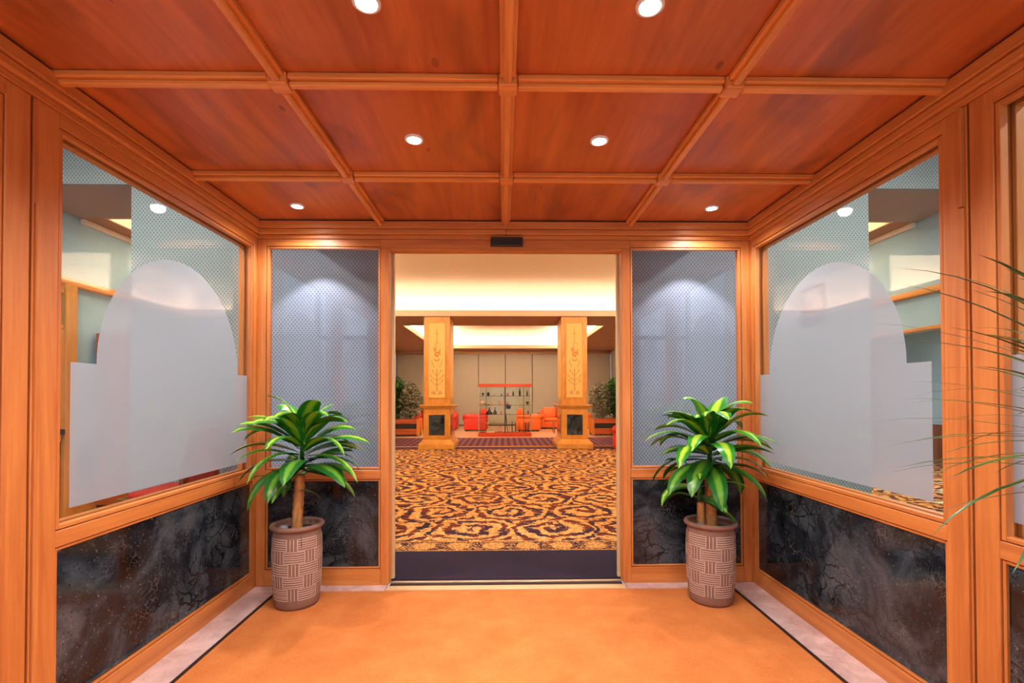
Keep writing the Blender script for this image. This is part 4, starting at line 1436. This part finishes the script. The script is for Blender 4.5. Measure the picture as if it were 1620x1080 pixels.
for zx, hgt, r, mt_, lab in ((640, 0.33, 0.006, 'i_brown', 'thinnest upright stick just right of the leaning one in the cabinet'), (682, 0.36, 0.017, 'i_black', 'thick black stick upright in the cabinet, left of two alike'),
                            (742, 0.34, 0.015, 'i_black', 'thick black stick upright in the cabinet, right of two alike'), (815, 0.34, 0.006, 'i_brown', 'thin stick beside the orange chair back in the cabinet'),
                            (925, 0.33, 0.026, 'i_brown', 'dark club standing second from the cabinet\'s right end'), (975, 0.34, 0.024, 'i_brown', 'dark club standing at the cabinet\'s right end')):
    item(zx, z, [(r * 0.8, 0), (r, hgt * .5), (r * 0.9, hgt * .85), (r * .4, hgt)], mt_, 'carved_stick', lab, 'stick', n=10)
bm = bmesh.new(); tube(bm, [(0.105, 0.20, 0.126), (0.06, 0.2, 0.4), (0.035, 0.2, 0.68)], 0.010, 8, 0.016)
tag(finish('carved_stick', bm, 'i_black', None, loc=(0.03, CY, 0.0), smooth=True), 'tall dark stick leaning against the centre post inside the cabinet', 'stick')

# ================================================================== THINGS IN THE SIDE BAYS
ch = thing('upholstered_chair', 'wooden chair with red nail-trimmed seat and red back, seen under the left frosted film', 'chair', (-2.87, 4.20, 0.0))
# local: chair faces -x
seat = softbox('seat', -0.20, 0.20, -0.25, 0.25, 0.475, 0.535, 'redfabric', ch, 0.035)
piece('seat_rail', -0.275, 0.22, -0.255, -0.225, 0.42, 0.474, 'chairwood', ch, 0.004)
piece('seat_rail', -0.275, 0.22, 0.225, 0.255, 0.42, 0.474, 'chairwood', ch, 0.004)
piece('seat_rail', -0.278, -0.25, -0.2245, 0.2245, 0.42, 0.474, 'chairwood', ch, 0.004)
for sy in (-1, 1):
    piece('leg', -0.30, -0.255, sy * 0.235 - 0.022, sy * 0.235 + 0.022, 0.0, 0.475, 'chairwood', ch, 0.005)
    bm = bmesh.new(); tube(bm, [(0.24, sy * 0.235, 0.0), (0.225, sy * 0.235, 0.45), (0.25, sy * 0.235, 0.75), (0.33, sy * 0.235, 1.08)], 0.024, 8)
    finish('back_leg', bm, 'chairwood', ch, smooth=True)
bk = softbox('backrest', 0.215, 0.285, -0.20, 0.20, 0.58, 1.04, 'redfabric', ch, 0.03)
bk.rotation_euler = (0, 0.16, 0)
bm = bmesh.new(); tube(bm, [(0.33, -0.25, 1.08), (0.345, 0, 1.11), (0.33, 0.25, 1.08)], 0.026, 8)
finish('top_rail', bm, 'chairwood', ch, smooth=True)
bm = bmesh.new()
for k in range(24):
    m_ = Matrix.Translation((-0.26 + k * 0.02, -0.252, 0.482))
    bmesh.ops.create_icosphere(bm, subdivisions=1, radius=0.007, matrix=m_)
for k in range(24):
    m_ = Matrix.Translation((-0.272, -0.24 + k * 0.0208, 0.482))
    bmesh.ops.create_icosphere(bm, subdivisions=1, radius=0.007, matrix=m_)
finish('nail_trim', bm, 'brass', ch)

ly = thing('peace_lily', 'white-flowered peace lily in a pale pot outside the right glass wall', 'potted plant', (3.18, 3.02, 0.0))
bm = bmesh.new(); lathe(bm, [(0.12, 0.0), (0.14, 0.02), (0.18, 0.48), (0.19, 0.52), (0.17, 0.52), (0.16, 0.47)], 24)
finish('pot', bm, 'whitepot', ly, smooth=True)
bm = bmesh.new(); lathe(bm, [(0.16, 0.45), (0.16, 0.475), (0.02, 0.48)], 20)
finish('soil', bm, 'soil', ly)
rnd = random.Random(8)
for k in range(26):
    az = k * 2.39996
    leaf_mesh((0, 0, 0.48), az, 0.6 + 0.7 * k / 25 + rnd.uniform(-.1, .1), rnd.uniform(.34, .55), rnd.uniform(.06, .085), rnd.uniform(.8, 1.5), 'lilyleaf', ly)
for k in range(7):
    az = 2.2 + k * 0.75
    h = 0.62 + 0.05 * (k % 4)
    q = Vector((0.14 * math.cos(az), 0.14 * math.sin(az), 0.48 + h))
    bm = bmesh.new(); tube(bm, [(0, 0, 0.47), (q.x * .5, q.y * .5, 0.47 + h * .6), tuple(q)], 0.004, 6)
    st_ = finish('flower_stalk', bm, 'lilyleaf', ly, smooth=True)
    pt = leaf_mesh(tuple(q), az, 1.0, 0.13, 0.06, 0.6, 'petal', st_, name='petal')
